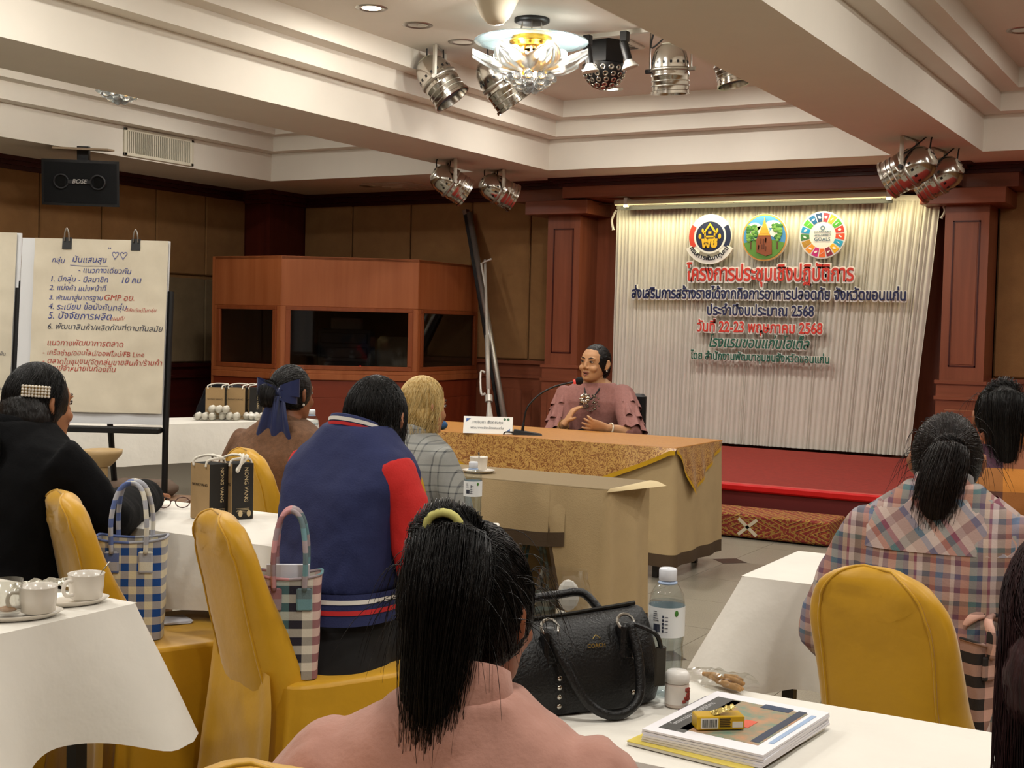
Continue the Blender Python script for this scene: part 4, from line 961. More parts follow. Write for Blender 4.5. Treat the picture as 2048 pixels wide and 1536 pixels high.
class Person:
    def __init__(s, label, headtop, az, k=None, lean=6, head=(0, 0, 0), bulk=1.0, arms=None, sk='tan', skc='#a8714e', vox=.009, hands=(1, 1), clothes='clothes', seat=.50, open_mouth=False, hand_kw=({}, {}), legs=True, D=.27, hw=1.0):
        a = radians(az); fw = Vector((sin(a), cos(a), 0)); s.az = a
        s.top = headtop.z; s.k = k or (s.top-.47)/.80; K = s.k; s.L = radians(lean); s.bulk = bulk; s.seat = seat; s.f = (s.top-D-.045*s.k-seat)/(.405*s.k*cos(s.L)); s.hw = hw
        off = .665*K*sin(s.L)+.02+max(0, .29-D)*.6; loc = Vector((headtop.x, headtop.y, 0))-fw*off
        s.t = thing('person', label, 'person', loc, -a); s.inv = Matrix.Rotation(a, 4, 'Z') @ Matrix.Translation(-loc)
        s.M = s.inv.inverted()
        hp = s.sp(.665); s.HM = Matrix.Translation(hp+Vector((0, .02+max(0, .29-D)*.6, s.top-(hp.z+.118*K)))) @ Euler((radians(head[1]), radians(head[2]), radians(head[0]))).to_matrix().to_4x4() @ Matrix.Diagonal((K*hw, K*.97, K*.97, 1))
        s.arms = {}
        for sg, key in ((-1, 'L'), (1, 'R')):
            S = s.ts(.405)+Vector((sg*.172*K*bulk, -.005, 0))
            if arms and key in arms: e, w_ = [Vector(q) if arms.get('local') else s.inv @ Vector(q) for q in arms[key]]
            else: e, w_ = Vector((sg*.27*K*bulk, .06, .68)), Vector((sg*.10*K, .28, .60))
            s.arms[sg] = (S, e, w_)
        m = MB(); s.torso(m, 0); s.neckhead(m, open_mouth)
        for i, sg in enumerate((-1, 1)):
            S, e, w_ = s.arms[sg]; m.tube(catmull([tuple(S), tuple(S.lerp(e, .5)), tuple(e), tuple(e.lerp(w_, .5)), tuple(w_)], 3), [.046*K]*2+[.044*K]*2+[.042*K]*2+[.039*K]*2+[.036*K]*2+[.032*K]+[.028*K, .027*K], 12)
            if hands[i]:
                kw = dict(ax=(w_-e), nrm=(0, .2, -1), curl=.35); kw.update(hand_kw[i])
                for q in ('ax', 'nrm'):
                    if kw.get(q+'_w'): kw[q] = s.inv.to_3x3() @ Vector(kw.pop(q+'_w'))
                hand(m, w_, kw['ax'], kw['nrm'], kw.get('side', -sg), kw['curl'], kw.get('spread', .1), K)
        if legs: s.legs(m, 0)
        s.skin = skin(sk, skc)
        s.body = union('body', m, s.skin, s.t, vox, 2)
        if legs:
            for sg in (-1, 1):
                m = MB(); m.ell((sg*.12*K, .50, .035), (.042, .12, .034), 14, 8); obj('shoe', m, pm('shoe_black', '#121212', .5), s.t, smooth=True)
    def sp(s, t): return Vector((0, t*s.k*sin(s.L), s.seat+t*s.k*cos(s.L)))
    def ts(s, t): return s.sp(t*s.f if t > 0 else t)
    RG = [(-.10, .165, .13), (-.03, .185, .14), (.05, .175, .125), (.14, .158, .11), (.22, .160, .112), (.30, .175, .118), (.36, .186, .112), (.40, .184, .098), (.435, .155, .082), (.465, .105, .068), (.49, .066, .058)]
    def torso(s, m, inf, t0=-.2, t1=1, yoff=0):
        K, B = s.k, s.bulk; rings = []
        for t, w_, d in s.RG:
            if t < t0 or t > t1: continue
            c = s.ts(t); b = 1+(B-1)*(1 if t < .38 else .6); yb = .012*sin(max(0, t)*6)
            rings.append([(x, y, c.z) for x, y in rrect(0, c.y+yb*K+yoff, w_*K*b+inf, d*K*b+inf, 28, 2.5)])
        m.loft(rings)
    def neckhead(s, m, om):
        K = s.k; a, b = s.ts(.46), s.HM @ Vector((0, -.02, -.06))
        m.tube([tuple(a), tuple(a.lerp(b, .5)), tuple(b)], [.06*K, .051*K, .052*K], 14)
        T0 = m.T; m.T = s.HM
        m.loft([[(x, y, z) for x, y in rrect(0, (yf+yb)/2, w_, (yf-yb)/2, 24, 2.15)] for z, w_, yf, yb in HEAD])
        m.tube([(0, .088, .028), (0, .098, .0), (0, .104, -.022), (0, .100, -.031)], [.007, .009, .0115, .008], 10)
        for sg in (-1, 1):
            m.ell((sg*.013, .098, -.030), (.009, .010, .008), 8, 6); m.ell((sg*.03, .080, .034), (.026, .012, .009), 10, 6)
            m.ell((sg*.038, .070, -.030), (.026, .022, .024), 10, 6)
            m.tube([(sg*.074, -.004, .026), (sg*.089, -.016, .030), (sg*.094, -.024, .008), (sg*.087, -.014, -.022), (sg*.074, -.004, -.034)], [.007, .009, .009, .008, .006], 8)
            m.ell((sg*.080, -.010, -.002), (.009, .014, .028), 8, 6)
        m.ell((0, .083, -.098), (.022, .014, .014), 10, 6)
        m.ell((0, .090, -.056), (.024, .010, .006), 10, 6)
        m.ell((0, .089, -.070 if not om else -.076), (.021, .010, .007), 10, 6)
        m.T = T0
    def legs(s, m, inf):
        K = s.k
        for sg in (-1, 1): m.tube(catmull([(sg*.085*K, -.03, s.seat+.01), (sg*.10*K, .2, s.seat+.015), (sg*.115*K, .40, s.seat), (sg*.12*K, .45, s.seat-.16), (sg*.12*K, .44, .08)], 3), [(.098*K+inf)]*3+[.085*K+inf]*3+[.066*K+inf]*3+[.052*K+inf]*3+[.042*K+inf], 14)
    def face(s, brow='#241812', lip='#8a4a40', om=False):
        H = s.HM
        def ob(nm, f, mat):
            m = MB(); m.T = H; f(m); return obj(nm, m, mat, s.t, smooth=True)
        for sg in (-1, 1):
            e = ob('eye', lambda m: m.ell((sg*.031, .084, .012), (.0135, .008, .0055), 12, 7), pm('eye_white', '#cfc4b8', .3))
            ob('iris', lambda m: m.ell((sg*.031+.001, .0895, .012), (.006, .004, .005), 10, 6), pm('iris_dark', '#120b08', .2)).parent = s.t
            ob('eyelid', lambda m: m.tube([(sg*.016, .089, .012), (sg*.031, .0935, .0185), (sg*.046, .083, .012)], [.002, .0035, .002], 6), pm('lash_brown', '#2a1a14', .7))
            ob('eyebrow', lambda m: m.tube([(sg*.013, .094, .034), (sg*.030, .093, .041), (sg*.050, .078, .036)], [.003, .0042, .002], 6), pm('brow_'+brow, brow, .9))
        ob('upper_lip', lambda m: m.tube([(-.023, .090, -.060), (-.008, .0985, -.056), (0, .0985, -.0575), (.008, .0985, -.056), (.023, .090, -.060)], [.002, .005, .0045, .005, .002], 8), pm('lip_'+lip, lip, .45))
        ob('lower_lip', lambda m: m.tube([(-.020, .089, -.063 if not om else -.068), (0, .0975, -.069 if not om else -.079), (.020, .089, -.063 if not om else -.068)], [.002, .006, .002], 8), pm('lip_'+lip, lip, .45))
        if om: ob('mouth_opening', lambda m: m.ell((0, .0905, -.067), (.014, .007, .0045), 10, 6), pm('mouth_dark', '#2a0e0c', .6))
    def top_garment(s, nm, mat, inf=.016, hem=-.11, sleeves=True, smat=None, disp=.012, ds=.09, vox=.010, cuff=.0, sl=1.0, t1=.5, puff=0):
        K = s.k; m = MB(); s.torso(m, inf, hem-.001, t1)
        sm = MB() if smat else m
        for sg in (-1, 1):
            S, e, w_ = s.arms[sg]
            if not sleeves: continue
            pts = [S+Vector((-sg*.03, 0, -.005)), S.lerp(e, .35), e, e.lerp(w_, .5*sl), e.lerp(w_, .97*sl)]
            r0 = [.062, .064, .060, .056, .054, .052, .052, .050, .048, .046, .044, .042, .042]
            if puff: r0 = [.055, .066+puff, .072+puff, .070+puff, .066+puff*.7, .058, .052, .05, .048, .046, .044, .042, .042]
            sm.tube(catmull([tuple(p) for p in pts], 3), [(r+cuff+.008)*K*(.5+.5*s.bulk) for r in r0], 16)
        g = union(nm, m, mat, s.t, vox, 3, disp, ds)
        if smat: union('sleeves', sm, smat, s.t, vox, 3, disp, ds)
        return g
    def trousers(s, mat): m = MB(); s.legs(m, .012); s.torso(m, .016, -.2, .23); return union('trousers', m, mat, s.t, .011, 3, .008, .1)
    def collar(s, nm, mat, h=.045, r=.068, th=.006, tilt=.3, t=.462, stripes=None):
        K = s.k; c = s.ts(t); n = 40; hs = [0, h] if not stripes else None
        def rg(z, rr): return [(rr*1.02*cos(2*pi*j/n), c.y+.004+rr*.95*sin(2*pi*j/n), c.z+z-tilt*.08*sin(2*pi*j/n)*(1 if z > 0 else .6)) for j in range(n)]
        o = obj(nm, MB().loft([rg(-.012, (r+.018)*K), rg(h*.4, (r+.006)*K), rg(h, r*K), rg(h*1.03, (r-.004)*K), rg(h*.9, (r-.009)*K), rg(0, (r-.004)*K)], cap=False), mat, s.t, smooth=True)
        for z0, z1, mt in (stripes or ()): obj('collar_stripe', MB().loft([rg(z0*h, (r+.009-.006*z0)*K+.0015), rg(z1*h, (r+.009-.006*z1)*K+.0015)], cap=False), mt, o, smooth=True)
        return o
    # ---- hair
    def surf(s, d, k=1.0): d = Vector(d).normalized(); return s.HM @ (HC+Vector((d.x*HR.x, d.y*HR.y, d.z*HR.z))*k)
    def hairbase(s, m, k=1.0): T0 = m.T; m.T = s.HM; m.ell(tuple(HC), tuple(HR*k), 26, 18); m.T = T0
def strand_mesh(paths, r=.0011, taper=True):
    m = MB()
    for p in paths:
        n = len(p); m.tube(p, [r*(1 if not taper else (1-.7*(i/(n-1))**3)) for i in range(n)], 3, cap=False)
    return m
def hairmat(n, c, c2=None, rough=.38, spec=.35): return pm('hair_'+n, c, rough, col2=c2 or c, vs=90, stretch=(1, 1, .05), bump=.5, bs=160, spec=spec)
def slerp(a, b, t):
    a, b = Vector(a).normalized(), Vector(b).normalized(); o = math.acos(max(-1, min(1, a.dot(b))))
    if o < 1e-4: return a
    return (a*sin((1-t)*o)+b*sin(t*o))/sin(o)
def ponytail(P, mat, tie, tail, n=420, band=None, bandr=.016, rad=None, r=.0011, mess=.012, seed=1, k=1.0, loose=20, lift=.0):
    """tie: direction on the skull; tail: list of person-frame points for the hanging tail"""
    random.seed(seed); m = MB(); P.hairbase(m, k)
    tp = P.surf(tie, 1.10*k); tail = [Vector(q) for q in tail]; path = [P.surf(tie, .95*k), tp]+tail
    cp = catmull(path, 3); N_ = len(cp); rad = rad or (.016, .034, .030, .008)
    def rr(f):
        f *= len(rad)-1; i = min(int(f), len(rad)-2); return rad[i]+(rad[i+1]-rad[i])*(f-i)
    m.tube([tuple(q) for q in cp], [rr(i/(N_-1))*.85 for i in range(N_)], 14)
    h = union('hair', m, mat, P.t, .008, 3, .006, .02)
    S = []
    for i in range(n):
        while True:
            d = Vector((random.gauss(0, 1), random.gauss(0, 1), random.gauss(0, 1))).normalized()
            if d.y > -.75 and not (d.y > .55 and d.z < .62) and d.z > -.75: break
        pts = []
        j = [random.gauss(0, 1) for _ in range(3)]
        for q in range(7):
            f = q/6; dd = slerp(d, tie, f); pts.append(tuple(P.surf(dd, k*(1.0+.035*sin(pi*f)*random.uniform(.4, 1.2)+lift*sin(pi*f)))))
        a = random.uniform(0, 2*pi); u = sqrt(random.random()); ln = random.uniform(.5, .8) if random.random() < .45 else random.uniform(.75, 1)
        T = random.randint(0, 0)
        for q in range(2, int(N_*ln)):
            f = q/(N_-1); c = cp[q]; tg = (cp[min(q+1, N_-1)]-cp[q-1]).normalized(); ux = tg.orthogonal().normalized(); uy = tg.cross(ux)
            R_ = rr(f)*u*1.12; pts.append(tuple(c+ux*R_*cos(a)+uy*R_*sin(a)+Vector((j[0]+.5*sin(q*.8+j[2]*3), j[1]+.5*cos(q*.7+j[2]*4), 0))*mess*f*.45))
        S.append(pts)
    for i in range(loose):
        d = Vector((random.gauss(0, 1), random.gauss(0, .7)-.4, random.uniform(-.3, 1))).normalized(); p = P.surf(d, k*1.02); pts = [tuple(p)]; v = (p-P.HM @ HC).normalized()*.005+Vector((random.gauss(0, .005), random.gauss(0, .005), random.uniform(-.002, .003)))
        for q in range(7): p = p+v; v = v*.9+Vector((0, 0, -.0045)); pts.append(tuple(p))
        S.append(pts)
    st = obj('hair_strands', strand_mesh(S, r), mat, h, smooth=True); st['kind'] = 'stuff'
    if band:
        for dz in (0, .012):
            c = tp+(tail[0]-tp).normalized()*dz; tg = (tail[0]-tp).normalized(); ux = tg.orthogonal().normalized(); uy = tg.cross(ux)
            obj('hair_band', MB().tube([tuple(c+(ux*cos(i*pi/8)+uy*sin(i*pi/8))*bandr) for i in range(17)], .0055, 8), band, h, smooth=True)
    return h
def hanging(P, mat, length, n=500, part=(0, .25, 1), r=.0012, seed=2, k=1.04, wave=.0, fall=None, width=.10, front=.2, base=True, end=1.0, volume=None, pull=(0, -.004, 0), clip=None):
    """loose hair: from the parting over the skull, then down; length below the ears (person frame z of the tips)"""
    random.seed(seed); m = MB(); P.hairbase(m, k)
    hc = P.HM @ HC; K = P.k
    for c, rr_ in (volume or ()): m.ell(c, rr_, 22, 14)
    h = union('hair', m, mat, P.t, .008, 3, .006, .02)
    S = []
    for i in range(n):
        a = random.uniform(-pi, pi); d = Vector((sin(a), -cos(a), 0))
        if d.y > front: continue
        d.z = random.uniform(-.45, .0); st = Vector(part)+Vector((random.gauss(0, .12), random.gauss(0, .3), 0)); pts = []
        kk = k*random.uniform(1.0, 1.06)
        for q in range(9): pts.append(tuple(P.surf(slerp(st, d, q/8), kk)))
        p = Vector(pts[-1]); v = Vector(pts[-1])-Vector(pts[-2]); L = p.z-(length+random.uniform(-.05, .05)*end); ns = 10; ph_ = random.uniform(0, 6)
        for q in range(1, ns+1):
            v = v*.5+Vector((pull[0], pull[1], -L/ns))*.5+Vector((random.gauss(0, .0015), random.gauss(0, .0015), 0)); v.z = -L/ns
            p = p+v+Vector((wave*sin(q*1.3+ph_), wave*cos(q*1.1+ph_), 0)); pts.append(tuple(p))
        S.append(pts)
    st = obj('hair_strands', strand_mesh(S, r), mat, h, smooth=True); st['kind'] = 'stuff'
    return h
BLACKH = hairmat('black', '#0b0908', '#16110f')
DARKB = hairmat('dark_brown', '#120c0a', '#241813')
# --- pink blouse, nearest
PINK = pm('pink_blouse', '#b58474', .75, var=.06, vs=7, bump=.12, bs=140, sheen=.2)
P = Person('woman in a pink blouse with a high black ponytail, back to us', atd(948, 1074, 1.62), -22, lean=4, head=(-24, -6, 0), bulk=1.0, D=.215, hw=1.08, skc='#9a5f42', sk='pink_w')
P.top_garment('blouse', PINK, .014, puff=.012, disp=.014, ds=.07, vox=.008)
P.collar('stand_collar', PINK, .05, .070); P.trousers(pm('dark_trousers', '#16161a', .8)); P.face()
b = P.surf((.03, -.62, .76), 1.12)
ponytail(P, BLACKH, (.03, -.62, .76), [b+Vector((.004, -.018, .0)), b+Vector((.006, -.05, -.06)), b+Vector((.0, -.062, -.16)), b+Vector((-.005, -.06, -.26)), b+Vector((-.012, -.055, -.36)), b+Vector((-.02, -.05, -.46))], 2300, pm('lime_band', '#c6c070', .7), .024, (.014, .044, .046, .033, .019, .005), .00055, .02, 11, 1.08, 160, .05)
lc = P.surf((.03, -.55, .83), 1.30)
obj('hair_band', MB().tube([tuple(lc+Vector((.020*cos(i*pi/8), -.040, .004+.017*sin(i*pi/8)))) for i in range(17)], .0055, 8), pm('lime_band', '#c6c070', .7), P.t, smooth=True)
# --- plaid shirt
PLA = plaid('plaid_shirt', [(0, '#5f6f8c'), (.10, '#9a6f66'), (.20, '#c9b4ac'), (.26, '#6a3f58'), (.34, '#b5735a'), (.46, '#4f6f72'), (.56, '#3d3f63'), (.63, '#b9a08a'), (.70, '#8a3850'), (.74, '#c9b8b4'), (.82, '#6a5a52'), (.92, '#a9684e')], [(0, '#a38b86'), (.15, '#4f5f78'), (.25, '#b7a59c'), (.4, '#6b4a55'), (.5, '#9a7f70'), (.66, '#50696a'), (.75, '#c3aba0'), (.9, '#70505c')], .155, .12, 0, 2, wob=.01)
PLY = plaid('plaid_yoke', [(0, '#a9887c'), (.2, '#5f6f8c'), (.32, '#c9b4ac'), (.5, '#b5735a'), (.62, '#4f6f72'), (.75, '#8a3850'), (.85, '#c3aba0')], [(0, '#a38b86'), (.3, '#6b4a55'), (.5, '#b7a59c'), (.8, '#50696a')], .11, .11, 0, 2, rot=(0, radians(40), 0), wob=.01)
P = Person('woman in a multicoloured plaid shirt with a low ponytail, right side', atd(1896, 838, 3.12), -9, lean=8, head=(4, -4, 0), bulk=1.08, D=.20, skc='#a06a4c', sk='plaid_w')
P.top_garment('plaid_shirt', PLA, .018, disp=.014); P.trousers(pm('dark_trousers', '#16161a', .8)); P.face()
m = MB(); K = P.k; rings = [[(x, y, P.ts(t).z) for x, y in rrect(0, P.ts(t).y+.008, w_*K*1.03+.0225, d*K*1.03+.0235, 28, 2.5)] for t, w_, d in [q for q in P.RG if .355 <= q[0] <= .47]]
obj('shirt_yoke', MB().loft(rings, cap=False), PLY, P.t, smooth=True)
P.collar('shirt_collar', PLY, .045, .070)
b = P.surf((.02, -.97, .22), 1.1)
ponytail(P, DARKB, (.02, -.97, .22), [b+Vector((.0, -.025, -.02)), b+Vector((-.015, -.045, -.09)), b+Vector((-.025, -.045, -.18)), b+Vector((-.03, -.05, -.30)), b+Vector((-.035, -.04, -.44))], 1100, pm('olive_band', '#5a5a2c', .7), .018, (.015, .034, .046, .05, .034, .008), .0007, .02, 4, 1.06, 80)
# --- far right, big checks
CHK = plaid('big_checks', [(0, '#c8762a'), (.22, '#2f3350'), (.5, '#4d4428'), (.75, '#6a2f2e')], [(0, '#c98a3a'), (.25, '#26304f'), (.5, '#b0652a'), (.75, '#3f3a28')], .34, .30, 0, 2)
P = Person('woman at the right edge in orange, navy and olive checks', atd(2003, 774, 4.45), -14, lean=6, head=(0, -4, 0), bulk=1.08, D=.22, skc='#a06a4c', sk='check_w')
P.top_garment('checked_shirt', CHK, .018); P.trousers(pm('dark_trousers', '#16161a', .8)); P.collar('shirt_collar', CHK, .035, .070); P.face()
b = P.surf((0, -.80, .55), 1.1)
ponytail(P, BLACKH, (0, -.80, .55), [b+Vector((0, -.03, -.01)), b+Vector((.0, -.055, -.10)), b+Vector((.01, -.05, -.22)), b+Vector((.015, -.045, -.31)), b+Vector((.0, -.04, -.40))], 800, pm('black_band', '#0c0c0d', .7), .016, (.015, .055, .065, .05, .03, .008), .0009, .02, 6, 1.06, 40)
# --- brown jacket, blue bow
BRN = pm('brown_jacket', '#6b4c36', .9, var=.22, vs=60, bump=.2, bs=220)
P = Person('woman in a brown jacket with a big navy bow in her hair', atd(586, 737, 5.35), -6, lean=7, head=(-12, -4, 0), bulk=1.16, D=.25, skc='#8d5a3e', sk='brown_w', clothes='brown')
P.top_garment('jacket', BRN, .022, disp=.012); P.trousers(pm('dark_trousers', '#16161a', .8)); P.face(); P.collar('jacket_collar', BRN, .03, .074)
b = P.surf((-.05, -.98, .05), 1.0)
hb = ponytail(P, BLACKH, (-.05, -.98, -.05), [b+Vector((0, -.03, -.03)), b+Vector((0, -.035, -.06)), b+Vector((0, -.01, -.08))], 500, None, .016, (.03, .05, .045, .02), .0009, .01, 8, 1.06, 10)
BOW = pm('navy_satin', '#1d2750', .38, sheen=.3, bump=.06, bs=40)
c = P.surf((.42, -.85, -.12), 1.28)
bowr = obj('hair_bow', MB().ell(tuple(c), (.02, .022, .024), 12, 8), BOW, P.t, smooth=True)
for sg in (-1, 1):
    for up, sc_ in ((.014, 1.25), (-.014, 1.1)):
        def lp(u, v, sg=sg, up=up, sc_=sc_):
            a = u*2*pi; x = sg*(.008+.055*sc_*(1-cos(a))/2*1.35); z = (v-.5)*.07*(.35+.65*(1-cos(a))/2)+up; y = .020*sin(a)
            return (c.x+x, c.y+y-.01, c.z+z+.006*sin(v*9)+sg*x*.1)
        obj('bow_loop', MB().grid(lp, 24, 6), BOW, bowr, smooth=True)
    def tf(u, v, sg=sg): return (c.x+sg*(.012+.028*v)+(u-.5)*(.055+.05*v), c.y-.018-.02*sin(v*2)-.008*sin(u*9), c.z-.01-.185*v)
    obj('bow_tail', MB().grid(tf, 10, 12), BOW, bowr, smooth=True)
e = P.HM @ Vector((.084, -.012, -.042)); obj('earring', MB().ell(tuple(e), (.006, .006, .006), 8, 6), pm('pearl', '#e6ddcf', .2), P.t, smooth=True)
# --- navy and red varsity jacket
NVY = pm('navy_jersey', '#222a56', .8, var=.06, vs=8, bump=.15, bs=200); REDJ = pm('red_jersey', '#c3201c', .8, var=.05, vs=8, bump=.15, bs=200); RIBW = pm('rib_white', '#e0dcd4', .8); RIBR = pm('rib_red', '#c0282a', .8)
P = Person('woman in a navy jacket with red sleeves and striped hem', atd(757, 765, 3.72), 6, lean=12, head=(12, -2, 0), bulk=1.08, D=.18, seat=.50, arms={'local': 1, 'L': ((-.17, .20, .80), (-.05, .38, .80)), 'R': ((.25, .12, .74), (.12, .36, .80))}, skc='#a06a4c', sk='navy_w')
P.top_garment('jacket', NVY, .026, hem=.12, smat=REDJ, disp=.02, ds=.11); P.trousers(pm('black_trousers', '#0d0d0f', .85)); P.face()
P.collar('rib_collar', NVY, .045, .076, stripes=((.35, .55, RIBR), (.62, .85, RIBW)))
K = P.k
def band(t0, t1, ex, mat, nm):
    R_ = []
    for t in (t0, (t0+t1)/2, t1):
        c = P.ts(t); R_.append([(x, y, c.z) for x, y in rrect(0, c.y, (.186-.09*t)*K*1.08+ex, .137*K*1.08+ex, 40, 2.5)])
    obj(nm, MB().loft(R_, cap=False), mat, P.t, smooth=True)
band(.085, .15, .032, NVY, 'hem_rib'); band(.130, .139, .0345, RIBW, 'hem_stripe'); band(.108, .118, .0345, RIBR, 'hem_stripe')
hanging(P, BLACKH, P.top-.225, 1300, (.03, .2, 1), .0008, 5, 1.07, .001, front=.55, end=.4, volume=[(tuple(P.HM @ Vector((0, -.035, -.035))), (.092*K, .085*K, .085*K))])
# --- blonde, grey plaid blazer
GRY = plaid('grey_glen_plaid', [(0, '#8a8a86'), (.30, '#2f3236'), (.36, '#9a9a94'), (.62, '#55585a'), (.70, '#8f8f8a')], [(0, '#8a8a86'), (.30, '#2f3236'), (.36, '#9a9a94'), (.62, '#55585a'), (.70, '#8f8f8a')], .075, .075, 0, 2)
BLON = hairmat('blonde', '#b9924a', '#e0c890', .42)
P = Person('woman with short blonde hair and a grey plaid blazer', atd(850, 762, 5.1), 8, lean=8, head=(-16, -4, 0), bulk=1.1, D=.24, skc='#b07c58', sk='blond_w')
P.top_garment('blazer', GRY, .022); P.trousers(pm('dark_trousers', '#16161a', .8)); P.face(); P.collar('blazer_collar', GRY, .04, .074); K = P.k
hanging(P, BLON, P.top-.24, 1100, (.03, .1, 1), .0011, 9, 1.08, .004, front=.45, end=.8, volume=[(tuple(P.HM @ Vector((0, -.035, -.03))), (.095*K, .09*K, .085*K))])
# --- black jacket, long hair with clip
BLKJ = pm('black_jacket', '#08080a', .95, bump=.15, bs=180, spec=.2)
hd = atd(82, 738, 3.95); wr = onz(292, 992, .79)
P = Person('woman in a black jacket with long black hair and a pearl clip', hd, 2, lean=9, head=(-6, -2, 0), bulk=1.2, skc='#a8714e', sk='black_w', vox=.007, D=.21,
           arms={'R': (onz(205, 1040, .80)+Vector((-.02, .03, .0)), wr), 'L': (hd+Vector((-.28, .15, -.5)), hd+Vector((-.15, .42, -.46)))}, hand_kw=({}, dict(curl=.45)))
P.top_garment('jacket', BLKJ, .024, disp=.016, cuff=.012); P.trousers(pm('black_trousers', '#0d0d0f', .85)); P.face(); P.collar('jacket_collar', BLKJ, .03, .076); K = P.k
z_ = P.sp(.18).z
hb = hanging(P, BLACKH, z_, 1500, (.03, .3, 1), .0008, 12, 1.07, .002, front=.15, end=2.2, pull=(.0, -.014, 0), volume=[(tuple(P.HM @ Vector((.01, -.055, -.06))), (.095*K, .085*K, .14*K)), (tuple(P.ts(.40)+Vector((.02, -.135, .02))), (.085*K, .045*K, .17*K)), (tuple(P.ts(.25)+Vector((.0, -.15, .0))), (.05*K, .03*K, .15*K))])
cl = P.surf((.86, -.5, .25), 1.14); q = MB()
obj('clip_bar', MB().box(-.041, .041, -.004, .004, -.017, .017, .003), pm('gold_clip', '#b39a5c', .3, .8), P.t, loc=cl, rot=(0, radians(4), radians(58)))
for i in range(9):
    for j in range(4): q.ell((-.037+i*.0092, -.007, -.014+j*.0093), (.0045, .0045, .0045), 8, 5)
o = obj('clip_pearl', q, pm('pearl', '#e6ddcf', .2), P.t, smooth=True, loc=cl, rot=(0, radians(4), radians(58))); o['kind'] = 'stuff'
# --- person at the right edge: only dark reddish hair in view
P = Person('person at the right picture edge with long dark reddish hair', atd(2168, 1075, 1.45), -20, lean=4, head=(0, -4, 0), bulk=.85, D=.29, skc='#a06a4c', sk='edge_w')
REDH = hairmat('red_brown', '#170a0b', '#3a1a1c', .6); DK = pm('dark_blouse', '#1a1216', .8)
P.top_garment('blouse', DK, .018); P.trousers(pm('dark_trousers', '#16161a', .8)); P.face(); P.collar('blouse_collar', DK, .03, .072); K = P.k
hanging(P, REDH, P.sp(.05).z, 2000, (.0, .3, 1), .0006, 15, 1.12, .002, front=.35, end=2.5, volume=[(tuple(P.HM @ Vector((0, -.045, -.06))), (.10*K, .08*K, .12*K)), (tuple(P.sp(.36)+Vector((0, -.10, 0))), (.12*K, .05*K, .22*K))])
# --- the speaker
MAUV = pm('mauve_blouse', '#8d5f58', .8, var=.12, vs=60, bump=.2, bs=120)
YS = 7.80
hd = ony(1190, 692, YS)
def sy(x, y, v): return ony(x, y, v)
P = Person('woman in a mauve ruffled blouse speaking at the gold-covered table', hd, 164, lean=3, head=(-26, 2, -3), bulk=1.12, D=.27, hw=1.12, skc='#b98a62', sk='speaker', vox=.0055, open_mouth=True,
           arms={'R': (sy(1118, 862, 7.62), sy(1131, 846, 7.50)), 'L': (sy(1262, 866, 7.62), sy(1212, 856, 7.48))},
           hand_kw=(dict(ax_w=RGT*-1+Vector((0, 0, .22)), nrm_w=(0, .9, .25), curl=.18, spread=.25), dict(ax_w=RGT*.45+Vector((0, 0, .8)), nrm_w=RGT*1.0+Vector((0, .3, 0)), curl=.30, spread=.25)))
P.top_garment('blouse', MAUV, .018, sleeves=True, sl=.12, cuff=.010, disp=.008, vox=.008, t1=.47); P.trousers(pm('dark_trousers', '#16161a', .8)); P.face('#3a2a20', '#8a4f48', True); K = P.k
for sg in (-1, 1):
    S, e, w_ = P.arms[sg]
    for q, (f0, f1, ex) in enumerate(((.0, .42, .02), (.30, .78, .026), (.62, 1.05, .03))):
        def rf(u, v, S=S, e=e, sg=sg, f0=f0, f1=f1, ex=ex):
            ax = (e-S).normalized(); ox = Vector((sg, 0, 0)); ox = (ox-ax*ox.dot(ax)).normalized(); oy = ax.cross(ox); an = (u-.5)*pi*1.15
            c = S.lerp(e, f0+(f1-f0)*v); R_ = .066*K+ex*v+.014*v*sin(u*26+f0*30)
            return tuple(c+(ox*cos(an)+oy*sin(an))*R_+Vector((0, 0, -.012+.012*(1-v))))
        obj('ruffle', MB().grid(rf, 48, 8), MAUV, P.t, smooth=True)
b = P.surf((0, -.95, -.25), 1.0)
ponytail(P, BLACKH, (0, -.98, -.2), [b+Vector((0, -.02, -.03)), b+Vector((0, -.025, -.06)), b+Vector((0, -.015, -.09))], 420, None, .016, (.03, .036, .034, .012), .001, .004, 8, 1.03, 0)
c = P.ts(.42); cy = P.ts(.34).y+.175*K
obj('necklace_cord', MB().tube(catmull([(-.06*K, c.y-.02, P.ts(.50).z), (-.055*K, c.y+.085*K, P.ts(.45).z), (-.03*K, cy-.015, P.ts(.40).z), (0, cy, P.ts(.375).z), (.03*K, cy-.015, P.ts(.40).z), (.055*K, c.y+.085*K, P.ts(.45).z), (.06*K, c.y-.02, P.ts(.50).z)], 6), .005, 6), pm('black_cord', '#120f0e', .6), P.t, smooth=True)
random.seed(4); m = MB(); m2 = MB()
pc = Vector((-.0, cy-.004, P.ts(.355).z))
for i in range(70):
    a = random.uniform(0, 2*pi); r_ = .062*sqrt(random.random()); m2.ell((pc.x+r_*cos(a)*1.1, pc.y+.012*random.random(), pc.z+r_*sin(a)*.9), (.006, .006, .006), 6, 4)
for i in range(9):
    a = 2*pi*i/9; m.ell((pc.x+.035+.022*cos(a), pc.y+.014, pc.z+.025+.024*sin(a)), (.005+.012*abs(cos(a)), .003, .005+.013*abs(sin(a))), 8, 5)
o = obj('necklace_bead', m2, pm('smoky_silver', '#8a8070', .25, .9), P.t, smooth=True); o['kind'] = 'stuff'
o = obj('silver_leaf', m, pm('silver', '#cfc8bc', .2, 1.0), P.t, smooth=True); o['kind'] = 'stuff'
